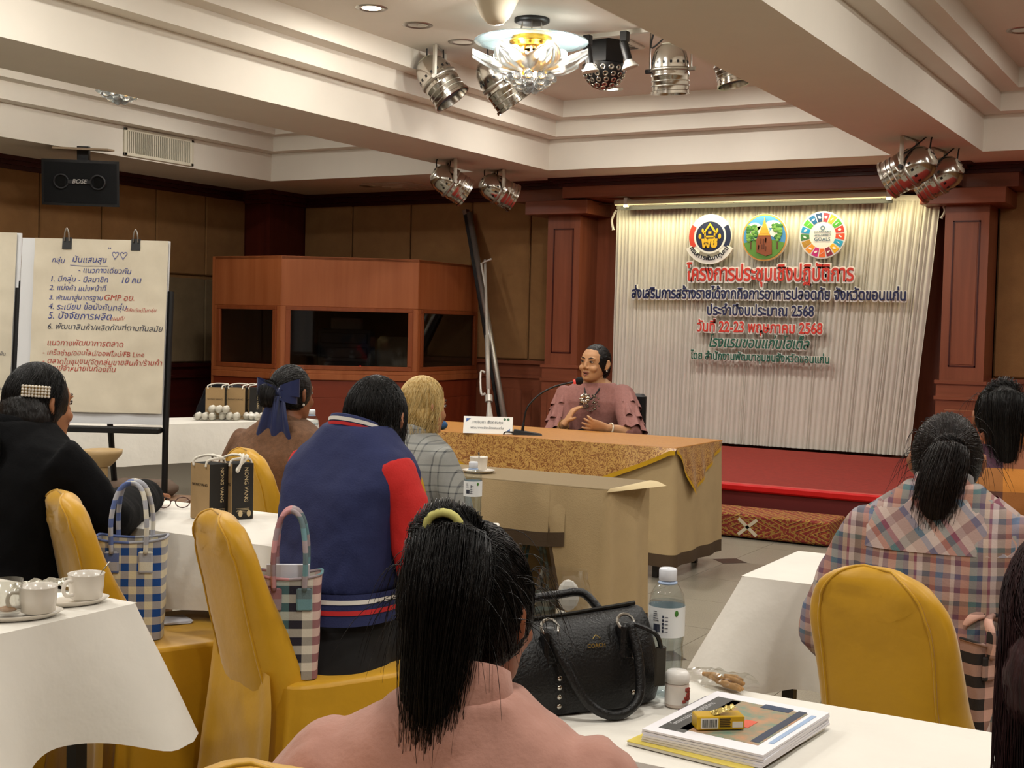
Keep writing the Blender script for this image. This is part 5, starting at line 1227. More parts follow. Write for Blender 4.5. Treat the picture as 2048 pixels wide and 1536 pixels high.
for sg, f, mt in ((-1, .82, pm('ivory_bangle', '#e6dcc4', .3)), (1, .75, pm('gold_bangle', '#8a6a30', .3, .8))):
    S, e, w_ = P.arms[sg]; c = e.lerp(w_, f); ax = (w_-e).normalized(); ux = ax.orthogonal().normalized(); uy = ax.cross(ux); r_ = .036*K if sg < 0 else .034*K
    obj('bangle', MB().tube([tuple(c+(ux*cos(i*pi/10)+uy*sin(i*pi/10))*r_) for i in range(21)], .005 if sg < 0 else .003, 8), mt, P.t, smooth=True)
e = P.HM @ Vector((-.085, -.012, -.038)); obj('earring', MB().ell(tuple(e), (.005, .005, .005), 8, 6), pm('pearl', '#e6ddcf', .2), P.t, smooth=True)
# ------------------------------------------------------------------ things on the tables and chairs
TZ = .7435
def rz(v): return atan2(v.y, v.x)
PET = thinglass('pet_plastic', (.93, .96, .97), .10, .02)
WATER = thinglass('water', (.86, .90, .92), .05, .0)
def bottle(p, label, s=1.0, capc='#dfe3ea'):
    t = thing('water_bottle', label, 'bottle', p, group='plastic water bottles'); t.scale = (s, s, s)
    pr_ = [(.002, .004), (.026, .0), (.032, .006), (.0325, .03), (.0305, .05), (.0325, .07), (.0305, .09), (.0325, .105), (.0325, .165), (.030, .182), (.021, .198), (.0145, .205), (.0135, .222)]
    obj('shell', MB().lathe(pr_, 32), PET, t, smooth=True)
    obj('water', MB().lathe([(.001, .006)]+[(r-.0015, z) for r, z in pr_[1:9]]+[(.031, .168), (.001, .168)], 32), WATER, t, smooth=True)
    m = MB(); m.grid(lambda u, v: (.0331*cos(2*pi*u), .0331*sin(2*pi*u), .108+.054*v), 40, 2); lb = obj('label_sleeve', m, pm('label_film', '#e9ecec', .4), t, smooth=True)
    vd = (EYE-Vector(p)); a0 = atan2(vd.y, vd.x)
    m = MB()
    for i in range(14):
        a = a0-.75+.03*i
        for z in ([.120, .136] if i % 3 else [.118, .137]): pass
        m.T = Matrix.Rotation(a, 4, 'Z'); m.box(.0332, .0336, -.0003-.0002*(i % 3), .0003, .118, .132)
    for j in range(5): m.T = Matrix.Rotation(a0-.2, 4, 'Z'); m.box(.0332, .0336, -.0015, .0015, .118+j*.0065, .1225+j*.0065); m.T = Matrix.Rotation(a0-.02, 4, 'Z'); m.box(.0330, .0335, -.003, .003, .119+j*.0065, .120+j*.0065)
    for j in range(5): m.T = Matrix.Rotation(a0-.6, 4, 'Z'); m.box(.033, .0335, -.006, .005-.001*j, .138+j*.004, .139+j*.004)
    o = obj('label_print', m, pm('print_ink', '#33384a', .7), lb); o['kind'] = 'stuff'
    m = MB(); m.T = Matrix.Rotation(a0+.55, 4, 'Z'); m.ell((.0332, 0, .152), (.001, .004, .006), 8, 6); obj('label_leaf', m, pm('leaf_green', '#3f7a2a', .6), lb)
    obj('cap', MB().lathe([(.0155, .207), (.0162, .208), (.0162, .226), (.0145, .2285), (.001, .2285)], 28), pm('cap_'+capc, capc, .4), t, smooth=True)
    obj('neck_ring', MB().lathe([(.0145, .200), (.0175, .201), (.0175, .204), (.0145, .206)], 24), pm('cap_blue', '#a9bede', .4), t, smooth=True)
    return t
bottle(onz(1329, 1386, TZ), 'tall water bottle with white cap standing beside the black handbag')
# small side table that carries the middle bottle
p = atd(948, 1052, 4.62)
t = thing('side_table', 'small side table behind the pink-bloused woman', 'table', (p.x, p.y, 0), radians(30))
obj('table_top', MB().box(-.09, .09, -.09, .09, p.z-.025, p.z, .004), LINEN, t)
for x in (-.07, .07):
    for y in (-.07, .07): obj('leg', MB().box(x-.012, x+.015, y-.015, y+.015, 0, p.z-.025), TLEG, t)
bottle(atd(944, 1052, 4.60), 'water bottle with pictured label in front of the grey blazer', 1.0)
bottle(onz(622, 920, .7475), 'water bottle half hidden behind the brown-jacketed woman', 1.05)
# jar
t = thing('ointment_jar', 'small white-lidded jar with a red picture label', 'jar', onz(1353, 1411, TZ), radians(20))
obj('jar_body', MB().lathe([(.001, .0), (.019, 0), (.021, .003), (.021, .040), (.018, .043)], 28), pm('jar_plastic', '#cfc0b4', .3), t, smooth=True)
obj('lid', MB().lathe([(.0205, .042), (.0215, .043), (.0215, .057), (.017, .0625), (.001, .064)], 28), pm('lid_white', '#e6e2dc', .35), t, smooth=True)
lb = obj('label_band', MB().lathe([(.0213, .006), (.0213, .038)], 28), pm('label_cream', '#e4ddd4', .6), t, smooth=True)
m = MB(); random.seed(2)
for i in range(40): a = random.uniform(-1.0, -.15); z = random.uniform(.011, .034); m.ell((.0213*cos(a), .0213*sin(a), z), (.0022, .0022, .0026), 6, 4)
o = obj('label_picture', m, pm('label_red', '#93382c', .6), lb); o['kind'] = 'stuff'
# snack bag
FILM = thinglass('clear_film', (.95, .95, .93), .22, .12)
A = onz(1370, 1350, TZ); B = onz(1492, 1385, TZ); d = B-A; L = d.length
t = thing('snack_bag', 'clear plastic bag with dried snack sticks behind the papers', 'bag', A, rz(d))
def sn(sg): return lambda u, v: (L*u, -.035+.07*v+.01*sin(u*7), .002+(.004+.026*sin(pi*v)*(.25+.75*min(1, u*1.6))+.006*nz(u*9, v*7, 3))*(1 if sg else .12))
m = MB().grid(sn(1), 26, 12).grid(sn(0), 26, 12); obj('film', m, FILM, t)
random.seed(9)
for i in range(11):
    x = L*random.uniform(.45, .95); y = random.uniform(-.02, .02); a = random.uniform(-.4, .4)
    obj('snack_stick', MB().tube([(x-.02, y-.02*a, .008+.001*i), (x+.005, y+.01*a, .010+.001*i), (x+.02, y+.02*a, .008+.001*i)], [.004, .006, .0035], 7), pm('snack_tan', '#b58a58', .8, var=.15, vs=40), t, smooth=True)
# papers
cL, cF, cR, cB = [onz(x, y, .765) for x, y in ((1272, 1458), (1500, 1508), (1667, 1440), (1462, 1394))]
cx_ = (cL+cF+cR+cB)/4; ang = rz(cR-cF); ux = Vector((cos(ang), sin(ang), 0)); uy = Vector((-sin(ang), cos(ang), 0))
PW = (cR-cF).length; PH = .21
PW, PH = .275, .20
ang = rz(cF-cL); 
t = thing('paper_stack', 'stack of printed booklets with a colour cover under the yellow box', 'papers', (cx_.x, cx_.y, TZ+.007), ang)
PAP = pm('booklet_paper', '#e9e6ea', .7)
for i in range(4):
    a = (i*37 % 5-2)*.006
    m = MB(); m.T = Matrix.Rotation(a, 4, 'Z'); z0 = .0042*i
    m.grid(lambda u, v: ((u-.5)*.205, (v-.5)*.275, z0+.004*(1 if True else 0)+.003*exp(-((u-.95)/.12)**2)*nz(v*3, i, 1)), 10, 10); m.grid(lambda u, v: ((u-.5)*.205, (v-.5)*.275, z0), 2, 2)
    m.box(-.1025, .1025, -.1375, .1375, z0, z0+.0036); obj('booklet', m, PAP, t)
z0 = .0205; cov = obj('cover_sheet', MB().box(-.1025, .1025, -.1375, .1375,   .0172, .0203), PAP, t)
def pr(nm, x0, x1, y0, y1, c, z=z0, **k): return obj(nm, MB().box(x0, x1, y0, y1, z-.0006, z+.0003), pm('cover_'+c, c, .5, **k), cov)
pr('cover_photo', -.055, .078, -.10, .105, '#c08a66', col2='#6a8a78', vs=38); pr('cover_band', -.085, -.055, -.115, .105, '#4a4a48'); pr('cover_side', -.055, -.04, -.115, .10, '#5a5a58')
pr('cover_header', .060, .074, -.09, .11, '#343c50', .0209); pr('cover_blue', .0, .05, .088, .112, '#2c3c58', .021); pr('cover_red', .01, .03, -.03, .01, '#d86048', .0211); pr('cover_pale', .086, .094, -.08, .10, '#9db4d4', .0209)
me = text_mesh('โครงการประชุมเชิงปฏิบัติการ', .01, 0, 0, width=.15); obj('cover_text', setmat(me, pm('cover_textw', '#d8d8d8', .6)), None, cov, loc=(-.07, -.01, .0211), rot=(0, 0, pi/2))
t = thing('yellow_pad', 'thin yellow-edged notebook under the paper stack', 'notebook', (cx_.x-.012, cx_.y-.012, TZ), ang-.05)
obj('pages', MB().box(-.105, .105, -.14, .14, .0005, .0055), pm('pad_pages', '#d9d4c4', .7), t); obj('cover', MB().box(-.106, .106, -.141, .141, .0055, .0066), pm('pad_yellow', '#d9c35a', .6), t)
# yellow box
A, B = onz(1394, 1462, .772), onz(1489, 1460, .772); d = B-A
t = thing('small_box', 'small yellow carton with a barcode lying on the papers', 'box', (A.x, A.y, TZ+.029), rz(d)); L = d.length
bx = obj('carton', MB().box(0, L, 0, .032, 0, .022, .0015), pm('carton_yellow', '#c9a013', .35, .2), t)
obj('white_panel', MB().box(.006, L*.44, -.0006, 0, .003, .019), pm('carton_white', '#e4e0d4', .5), bx); obj('white_panel', MB().box(L*.74, L-.003, -.0006, 0, .004, .013), pm('carton_white', '#e4e0d4', .5), bx)
m = MB(); random.seed(8); x = .008
while x < L*.40: w_ = random.choice((.0006, .0009, .0014)); m.box(x, x+w_, -.0010, -.0005, .005, .0175); x += w_+random.choice((.0006, .001))
o = obj('barcode', m, BLK, bx); o['kind'] = 'stuff'
m = MB()
for j in range(5): m.box(L*.47, L*.70-.001*(j % 2), -.0006, 0, .005+j*.003, .0064+j*.003)
o = obj('carton_print', m, pm('print_brown', '#2e2410', .6), bx); o['kind'] = 'stuff'
def cr(u, v): return (L*.35+L*.5*u, .004+.022*v, .0225+.012*u+.004*nz(u*8, v*8, 1))
obj('torn_flap', MB().grid(cr, 10, 6), pm('foil_gold', '#c9b26a', .25, .7), bx)
# pen, clips
A, B = onz(1338, 1438, TZ+.006), onz(1404, 1402, TZ+.006); d = B-A
t = thing('ball_pen', 'navy ball pen lying beside the papers', 'pen', A, rz(d)); L = d.length
obj('barrel', MB().tube([(.012, 0, 0), (.03, 0, 0), (L+.02, 0, 0)], [.0042, .0055, .0048], 12), pm('pen_navy', '#1b2148', .35), t, smooth=True)
obj('tip', MB().tube([(-.002, 0, 0), (.004, 0, 0), (.014, 0, 0)], [.0006, .0022, .0042], 10), CHROME, t, smooth=True)
obj('grip_ring', MB().tube([(.045, 0, 0), (.048, 0, 0)], .0062, 12), pm('pen_violet', '#8a5a78', .4), t)
for i, (x, y) in enumerate(((1464, 1397), (1487, 1402))):
    t = tag(obj('paper_clip', MB().tube(catmull([(0, 0, 0), (.014, 0, 0), (.017, .003, 0), (.014, .006, 0), (.002, .006, 0), (0, .0035, 0), (.003, .002, 0), (.011, .002, 0)], 3), .0007, 5), STEEL, loc=onz(x, y, TZ+.0015), rot=(0, 0, .5)), ('silver paper clip above the cover sheet, left one', 'silver paper clip above the cover sheet, right one')[i], 'paper clip', 'paper clips')
# black handbag
LEA = pm('black_leather', '#0d0d0e', .38, bump=.25, bs=220, spec=.45)
c = onz(1140, 1415, TZ)
c = Vector((-1.035, 2.005, TZ)); ax = Vector((.6, .8, 0)); t = thing('handbag', 'black leather handbag with looped handles and silver studs', 'handbag', c, rz(ax))
rings = []
for z, rx, ry in ((0, .150, .060), (.006, .160, .068), (.05, .168, .070), (.10, .160, .060), (.135, .148, .040), (.152, .142, .020), (.156, .135, .010)):
    rings.append([(x+.004*nz(x*15, y*15, z*20), y+.010*nz(x*11, z*16, 4), z+.012*(x/.16)*(z > .1)) for x, y in rrect(0, 0, rx, ry, 48, 4.5)])
bd = obj('bag_body', MB().loft(rings), LEA, t, smooth=True)
obj('zip', MB().tube([(-.13, 0, .150), (0, 0, .158), (.13, 0, .170)], .004, 6), pm('zip_dark', '#1a1712', .4, .6), bd)
for x in (-.06, .085):
    obj('handle_tab', MB().box(x-.013, x+.013, -.066, -.036, .085, .150, .006), LEA, bd); obj('ring', MB().tube([(x+.016*cos(i*pi/6), -.052+.008*sin(i*pi/6), .150+.012*sin(i*pi/6)) for i in range(13)], .003, 6), STEEL, bd)
obj('front_handle', MB().tube(catmull([(-.06, -.058, .145), (-.05, -.085, .10), (-.01, -.105, .03), (.04, -.115, .008), (.085, -.105, .03), (.095, -.085, .09), (.088, -.060, .150)], 6), .0085, 10), LEA, t, smooth=True)
obj('rear_handle', MB().tube(catmull([(-.06, .05, .145), (-.045, .07, .17), (.01, .075, .176), (.06, .07, .178), (.085, .05, .150)], 6), .008, 10), LEA, t, smooth=True)
for x, zs in ((-.047, (.018, .034, .050, .066, .10)), (.095, (.118, .105, .092, .030))):
    for z in zs: obj('stud', MB().ell((x+.002*z, -.069, z), (.005, .003, .005), 8, 5), CHROME, bd, smooth=True)
me = text_mesh('COACH', .012, .0004, .0002, width=.034); obj('logo', setmat(me, pm('logo_gold', '#a58a4a', .35, .7)), None, bd, loc=(.025, -.0615, .112), rot=(radians(80), 0, 0))
obj('logo_mark', MB().tube([(.018, -.060, .127), (.024, -.058, .133), (.032, -.060, .127)], .0008, 5), pm('logo_gold', '#a58a4a', .35, .7), bd)
obj('hang_tag', MB().box(.128, .150, -.085, -.080, .04, .11, .003), pm('tag_brown', '#2e2a22', .5), t); obj('tag_strap', MB().tube(catmull([(.09, -.06, .15), (.125, -.085, .135), (.139, -.083, .108)], 4), .004, 6), LEA, t)
# clear bag behind the handbag
c = onz(1122, 1345, TZ); t = thing('clear_bag', 'crumpled clear plastic bag standing behind the black handbag', 'bag', (c.x, c.y, TZ), .3)
rings = []
for k_ in range(12):
    f = k_/11; z = .20*f; r_ = .055+.012*sin(f*4); rings.append([((r_+.008*nz(cos(j*.26)*2, sin(j*.26)*2, f*5))*cos(2*pi*j/24), (.04+.006*nz(j*.4, f*5, 2))*sin(2*pi*j/24)*(1-.5*f), z) for j in range(24)])
obj('film', MB().loft(rings, cap=False), FILM, t)
random.seed(6)
for i in range(9): obj('packet', MB().box(-.02, .02, -.012, .012, 0, .008, .002), pm('packet_%d' % (i % 3), ('#c9b08a', '#8a3a30', '#d8d4cc')[i % 3], .4), t, loc=(random.uniform(-.03, .03), random.uniform(-.015, .015), .005+.012*i), rot=(random.uniform(-.5, .5), random.uniform(-.4, .4), random.uniform(0, 3)))
obj('tissue', MB().ell((.01, 0, .150), (.022, .012, .03), 9, 7), pm('tissue_white', '#dcd8d2', .8), t)
# cups at the lower left
PORC = pm('porcelain', '#e6dfd4', .22, coat=.3)
def cup(p, label, hang, spoon=False, saucer=True, s=1.0, oval=.105, sa=1.5):
    t = thing('coffee_cup', label, 'cup', p+Vector((0, 0, .012)), hang, 'white coffee cups'); t.scale = (s, s, s)
    obj('bowl', MB().lathe([(.001, .003), (.030, .0), (.036, .003), (.039, .03), (.0405, .056), (.042, .0585), (.0395, .058), (.0375, .03), (.034, .006), (.001, .005)], 36), PORC, t, smooth=True)
    obj('handle', MB().tube(catmull([(.037, 0, .045), (.056, 0, .046), (.063, 0, .030), (.056, 0, .015), (.036, 0, .014)], 5), .0045, 8), PORC, t, smooth=True)
    obj('coffee', MB().lathe([(.001, .020), (.036, .020)], 24), pm('coffee', '#6a4a30', .2), t)
    if spoon: obj('spoon', MB().tube([(-.01, .0, .01), (-.03, .02, .062), (-.042, .03, .083)], [.004, .003, .005], 8, flat=.4), CHROME, t, smooth=True)
    return t
def saucer(p, label, ang, a=.105, b=.07, off=0):
    t = thing('oval_saucer', label, 'saucer', p, ang, 'white oval saucers')
    R_ = lambda k_, z: [(off+a*k_*cos(2*pi*j/44), b*k_*sin(2*pi*j/44), z) for j in range(44)]
    obj('dish', MB().loft([R_(.75, .0005), R_(.82, .001), R_(.98, .011), R_(1.0, .0125), R_(.97, .0125), R_(.80, .006), R_(.6, .0055), R_(.05, .0055)]), PORC, t, smooth=True)
    obj('foot_ring', MB().loft([R_(.7, .0), R_(.72, .003)], cap=True), PORC, t)
    return t
va = rz(RGT)
pA, pB = onz(76, 1235, TZ), onz(172, 1207, TZ)
saucer(pA-RGT*.055+Vector((0, .0, 0)), 'oval white saucer under the cup at the left picture edge', va+.35, .105, .065); saucer(pB-RGT*.05, 'oval white saucer under the cup with the spoon', va+.35, .10, .062)
cup(pA, 'white coffee cup nearest the left picture edge', va+pi+.5); cup(pB, 'white coffee cup with a spoon sticking out', va+pi+1.0, True)
t = thing('drinking_glass', 'clear drinking glass at the left picture edge', 'glass', onz(22, 1240, TZ)+Vector((-.01, 0, .013)))
obj('glass_wall', MB().lathe([(.001, .002), (.024, .0), (.026, .004), (.031, .075), (.0295, .075), (.0245, .006), (.001, .005)], 28), FILM, t, smooth=True)
obj('crumbs', MB().ell((0, 0, .010), (.02, .02, .006), 10, 6), pm('crumb_tan', '#b08050', .9), t)
t = thing('foil_wrapper', 'crumpled clear snack wrapper behind the two cups', 'wrapper', onz(100, 1178, TZ), va)
obj('film', MB().grid(lambda u, v: ((u-.5)*.16, (v-.5)*.09, .003+.022*abs(nz(u*5, v*4, 2))+.012*u+.01*abs(nz(u*13, v*12, 5))), 22, 14), pm('foil_film', '#d4cfc0', .2, .5, alpha=.75), t)
obj('torn_strip', MB().grid(lambda u, v: (.02+.07*u, .01+.02*v, .02+.02*u+.006*nz(u*9, v*9, 1)), 10, 4), pm('foil_silver', '#cfcabc', .2, .8), t)
# cup on the olive table
pB = onz(957, 945, .747)
saucer(pB, 'square-set white saucer on the olive-topped table', va, .075, .07); cup(pB, 'white coffee cup on the olive-topped table', va+2.2, True, s=1.0)
# kraft bags
KR = pm('kraft_paper', '#a88a60', .85, var=.05, vs=20); KB = pm('bag_black', '#17140f', .6); ROPE = pm('white_rope', '#e6e0d2', .8, bump=.3, bs=300)
def kraft(p, az, label, w_=.085, d=.10, h=.165, txt=True, hw=1, grp='kraft paper bags with black sides'):
    """kraft face on -y, black face on +x; black side d wide"""
    t = thing('paper_bag', label, 'paper bag', p, az, grp)
    m = MB(); x0, x1, y0, y1 = -w_/2, w_/2, -d/2, d/2
    b = obj('bag_sides', MB().box(x0, x1, y0, y1, 0, h*.995), KB, t)
    obj('kraft_face', MB().box(x0, x1, y0-.001, y0, 0, h), KR, b); obj('kraft_back', MB().box(x0, x1, y1, y1+.001, 0, h), KR, b)
    obj('inner_fold', MB().box(x0+.002, x1-.002, y0+.002, y1-.002, h*.99, h*.997), pm('bag_dark', '#0a0806', .9), b)
    if txt:
        me = text_mesh('NONG VANG', .03, .0002, 0, width=h*.62); obj('side_lettering', setmat(me, pm('bag_gold', '#c9b48a', .6)), None, b, loc=(x1+.001, .006, h*.62), rot=(pi/2, pi/2, pi/2))
        me = text_mesh('NONG VANG', .03, .0002, 0, width=w_*.8); obj('front_lettering', setmat(me, pm('bag_ink', '#3a2e20', .7)), None, b, loc=(0, y0-.002, h*.60), rot=(pi/2, 0, 0))
        m = MB()
        for j in range(4): m.box(x1+.0003, x1+.0012, -d*.3+.004*(j % 2), d*.32, h*.19-j*.005, h*.195-j*.005)
        for j in range(2): m.ell((x1+.001, -d*.1+.03*j, h*.10), (.0006, .008, .011), 10, 6)
        o = obj('side_print', m, pm('bag_gold', '#c9b48a', .6), b); o['kind'] = 'stuff'
    for yy, s_ in ((y0-.003, -1), (y1+.003, 1)):
        obj('rope_handle', MB().tube(catmull([(x0+.018, yy, h*.95), (x0+.016, yy-.004*s_, h+.012), (0, yy-.03*s_, h+.026), (x1+.01, yy-.045*s_, h+.022), (x1-.016, yy-.01*s_, h+.012), (x1-.018, yy, h*.95)], 5), .0042, 8), ROPE, t, smooth=True)
    return t
e_ = rz(RGT)
p = onz(388, 1040, TZ); kraft(Vector((p.x+.01, p.y+.06, TZ)), e_-.70, 'kraft paper bag with kraft front showing, left of the pair', .10, .075, .185)
p = onz(438, 1036, TZ); kraft(Vector((p.x+.03, p.y+.05, TZ)), e_-.95, 'black-sided paper bag with tangled rope handles, right of the pair', .10, .075, .185)
obj('rope_tangle', MB().tube(catmull([(.0, .02, .19), (.05, .0, .215), (.085, -.02, .20), (.08, -.03, .165), (.05, -.02, .17), (.06, .01, .205), (.03, .02, .21)], 6), .0045, 8), ROPE, bpy.data.objects['paper_bag.001'], smooth=True)
# far table: local frame along its front edge
E3 = Matrix.Translation((-5.94, 5.95, 0)) @ Matrix.Rotation(e3, 4, 'Z')
def f3(s_, d_): return E3 @ Vector((s_, d_, TZ))
# eyeglasses
t = thing('eyeglasses', 'brown-framed eyeglasses lying on the white tablecloth by a hand', 'glasses', onz(346, 1017, TZ)+Vector((0, 0, .003)), va+.3)
FRM = pm('frame_brown', '#4a2a20', .3)
for s_ in (-1, 1):
    obj('lens_rim', MB().tube([(s_*.032+.024*cos(i*pi/8), .0+.004*sin(i*pi/8), .018+.018*sin(i*pi/8)) for i in range(17)], .0018, 6), FRM, t); obj('temple', MB().tube(catmull([(s_*.056, 0, .022), (s_*.052, .06, .016), (s_*.046, .115, .002)], 4), .0018, 6), FRM, t)
obj('bridge', MB().tube([(-.009, 0, .022), (0, -.003, .026), (.009, 0, .022)], .0018, 6), FRM, t)
t = thing('leaflet', 'blue and white leaflet on the tablecloth by the black jacket', 'leaflet', onz(214, 1026, TZ), va)
obj('sheet', MB().box(-.07, .07, -.09, .09, 0, .002), pm('leaflet_white', '#d8d8e0', .6), t); obj('blue_print', MB().box(-.06, .06, -.08, .0, .002, .0025), pm('leaflet_blue', '#35457f', .6), t)
# tote bags
def tote(p, az, label, mat, hm, w_=.24, h=.27, d=.12, hh=.22, lean_=0, lining=None, paper=False):
    t = thing('tote_bag', label, 'bag', p, rot=(lean_, 0, az), group='checked cotton tote bags')
    rings = []
    for k_ in range(10):
        f = k_/9; rings.append([(x+.004*nz(x*9, f*5, 1), y+.006*nz(x*8, f*6, 3), h*f-(.012*(1-(2*x/w_)**2) if f > .95 else 0)) for x, y in rrect(0, 0, w_/2*(.92+.10*f), d/2*(1-.10*f), 40, 5)])
    b = obj('bag_body', MB().loft(rings, cap=False).loft([[(x*.985, y*.96, z-.001) for x, y, z in r_] for r_ in rings], cap=False), mat, t, smooth=True)
    obj('bag_base', MB().loft([[(x, y, .001) for x, y, z in rings[0]], [(x*.98, y*.98, .006) for x, y, z in rings[0]]]), mat, b)
    obj('rim', MB().tube([rings[-1][i % 40] for i in range(41)], .004, 6, cap=False), hm, b, smooth=True)
    for y in (-d/2*.92, d/2*.92):
        s_ = 1 if y > 0 else -1; pts = catmull([(-w_*.24, y+s_*.006, h*.86), (-w_*.25, y+s_*.008, h+hh*.35), (-w_*.17, y*.7, h+hh*.85), (0, y*.45, h+hh), (w_*.17, y*.7, h+hh*.85), (w_*.25, y+s_*.008, h+hh*.35), (w_*.24, y+s_*.006, h*.86)], 6)
        hd_ = obj('handle', MB().tube(pts, .0125, 8, flat=.55), hm, t, smooth=True)
        for x in (-w_*.24, w_*.24): obj('handle_patch', MB().box(x-.02, x+.02, min(y, y+s_*.008), max(y, y+s_*.008), h*.66, h*.88, .004), hm, hd_)
    if paper: obj('paper_inside', MB().box(-w_*.38, w_*.3, -.012, .002, .03, h+.02), pm('leaflet_white', '#d8d8e0', .6), t)
    return t
BLU = plaid('blue_gingham', [(0, '#d8cfb0'), (.5, '#0c3f8c')], [(0, '#dcd2b4'), (.5, '#0f4c94')], .044, .044, 0, 2); BLUH = plaid('blue_handle', [(0, '#d8d4c4'), (.5, '#56689c')], [(0, '#d8d4c4'), (.5, '#56689c')], .5, .05, 0, 2)
NPK = plaid('navy_pink_check', [(0, '#2a2436'), (.28, '#d8cfc0'), (.5, '#c98a8c'), (.72, '#5f8a8c')], [(0, '#17141f'), (.5, '#e4dccb')], .12, .044, 0, 2); NPH = plaid('navy_pink_handle', [(0, '#7fa0a4'), (.5, '#c98f90')], [(0, '#4f7f88'), (.33, '#3a1f2c'), (.66, '#c08a8c')], .5, .09, 0, 2)
PBK = plaid('pink_black_check', [(0, '#2a2422'), (.5, '#d8a898')], [(0, '#231d1c'), (.5, '#e0b4a4')], .07, .05, 0, 2); TEA = plaid('teal_check', [(0, '#2a5a60'), (.5, '#b0b8ac')], [(0, '#22484c'), (.33, '#7fa8b0'), (.66, '#8a7f70')], .06, .05, 0, 2)
c1, c2, c4_ = [bpy.data.objects[n] for n in ('covered_chair.001', 'covered_chair', 'covered_chair.003')]
def on_seat(ch, x, y, z=.4865): return ch.location+Matrix.Rotation(ch.rotation_euler.z, 3, 'Z') @ Vector((x, y, z))
tote(Vector((*onz(262, 1272, .4865)[:2], .4865)), va+.12, 'blue and white gingham tote bag on the left yellow chair', BLU, BLUH, .195, .29, .11, .155)
tote(Vector((*onz(578, 1350, .4865)[:2], .4865))+Vector((-.0, .0, 0)), va+.10, 'navy, pink and white checked tote bag behind the navy jacket', NPK, NPH, .16, .27, .10, .16, paper=True)
tote(on_seat(c4_, .115, -.05), va+.5, 'pink and black checked tote bag behind the plaid shirt', PBK, PBK, .12, .25, .07, .05)
p = onz(1120, 1290, .02); tote(Vector((-2.75, 4.98, .0)), va+.2, 'teal checked tote bag under the olive-topped table', TEA, TEA, .20, .24, .11, .24)
t = thing('seat_papers', 'folded papers lying on the seat of the left yellow chair', 'papers', Vector((*onz(338, 1243, .4865)[:2], .487)), va+.4)
for i in range(3): obj('sheet', MB().box(-.06, .06, -.045, .045, .002*i, .002*i+.0015), pm('leaflet_white', '#d8d8e0', .6), t, rot=(0, 0, .1*i))
# far table: bags and eggs
def b3(px): q_ = onz(px, 840, TZ)+FWD*.13; return Vector((q_.x, q_.y, TZ))
kraft(b3(424), va-.1, 'kraft paper bag behind the egg packs, leftmost on the far table', .13, .07, .21, grp='far paper bags')
kraft(b3(466), va-.1, 'kraft paper bag behind the egg packs, middle of the far table', .13, .08, .21, grp='far paper bags')
kraft(b3(500), va-1.1, 'paper bag turned black side out on the far table', .09, .09, .21, grp='far paper bags')
kraft(b3(532), va-.05, 'kraft paper bag beside the navy bow on the far table', .13, .07, .21, grp='far paper bags')
EGG = pm('egg_white', '#e4ded2', .5)
def eggs(px, py, n, z, label, dr=0):
    p = onz(px, py, TZ); t = thing('egg_pack', label, 'egg pack', (p.x, p.y, TZ+z), va+dr, 'clear packs of eggs')
    W2 = .046*n
    obj('clear_tray', MB().box(-W2/2-.004, W2/2+.004, -.05, .05, .001, .044, .012), FILM, t)
    for i in range(n):
        for y in (-.024, .024): obj('egg', MB().ell((-W2/2+.023+.046*i, y, .026), (.020, .021, .0255), 14, 10), EGG, t, smooth=True)
    obj('tray_edge', MB().box(-W2/2-.005, W2/2+.005, -.055, .055, .022, .0235), FILM, t)
eggs(411, 840, 3, 0, 'egg pack at the left end of the lower row'); eggs(459, 840, 3, 0, 'egg pack in the middle of the lower row'); eggs(508, 840, 3, 0, 'egg pack at the right end of the lower row', -.5); eggs(438, 840, 3, .046, 'egg pack stacked on top of the lower row')
t = thing('dark_bag', 'dark navy cloth bag slumped behind the far table', 'bag', (-6.95, 7.6, 0), .3)
obj('bag_cloth', MB().loft([[(x+.02*nz(x*4, y*4, z*4), y, z) for x, y in rrect(0, 0, rx, .16, 24, 2.6)] for z, rx in ((0, .24), (.1, .27), (.5, .27), (.72, .24), (.86, .16), (.90, .05))]), pm('navy_cloth', '#0c0e18', .95), t, smooth=True)
obj('strap', MB().tube(catmull([(-.15, -.1, .7), (-.1, -.14, .88), (.1, -.14, .88), (.15, -.1, .7)], 5), .014, 6), pm('navy_cloth', '#0c0e18', .95), t)
# dark cloth hung under the far table and the low stools in front
t = thing('padded_stool', 'brown padded low stool behind the black-jacketed woman', 'stool', (*onz(285, 1060, .3)[:2], 0), .4); zz = .40
q = atd(288, 972, 6.0); t.location = (q.x, q.y, 0); zz = q.z
obj('cushion', MB().box(-.19, .12, -.15, .15, zz-.06, zz+.02, .03), pm('stool_brown', '#5a4636', .8), t, smooth=True)
obj('frame', MB().box(-.20, .2, -.16, .16, zz-.10, zz-.055, .01), pm('stool_wood', '#7a5a3e', .6), t)
for x in (-.17, .17):
    for y in (-.13, .13): obj('leg', MB().box(x-.018, x+.018, y-.018, y+.018, 0, zz-.09), pm('stool_wood', '#7a5a3e', .6), t)
q = atd(206, 908, 5.3); t = thing('wooden_stand', 'pale wooden bowl stand beside the black sleeve', 'stand', (q.x, q.y, 0))
obj('bowl', MB().lathe([(.03, q.z-.05), (.05, q.z-.03), (.075, q.z), (.078, q.z+.018), (.07, q.z+.018), (.06, q.z+.005), (.001, q.z)], 24), pm('pale_wood', '#b09468', .5), t, smooth=True)
obj('post', MB().tube([(0, 0, .02), (0, 0, q.z-.04)], .02, 10), pm('pale_wood', '#b09468', .5), t); obj('base', MB().lathe([(.001, .03), (.10, .025), (.12, 0), (.001, 0)], 24), pm('pale_wood', '#b09468', .5), t, smooth=True)
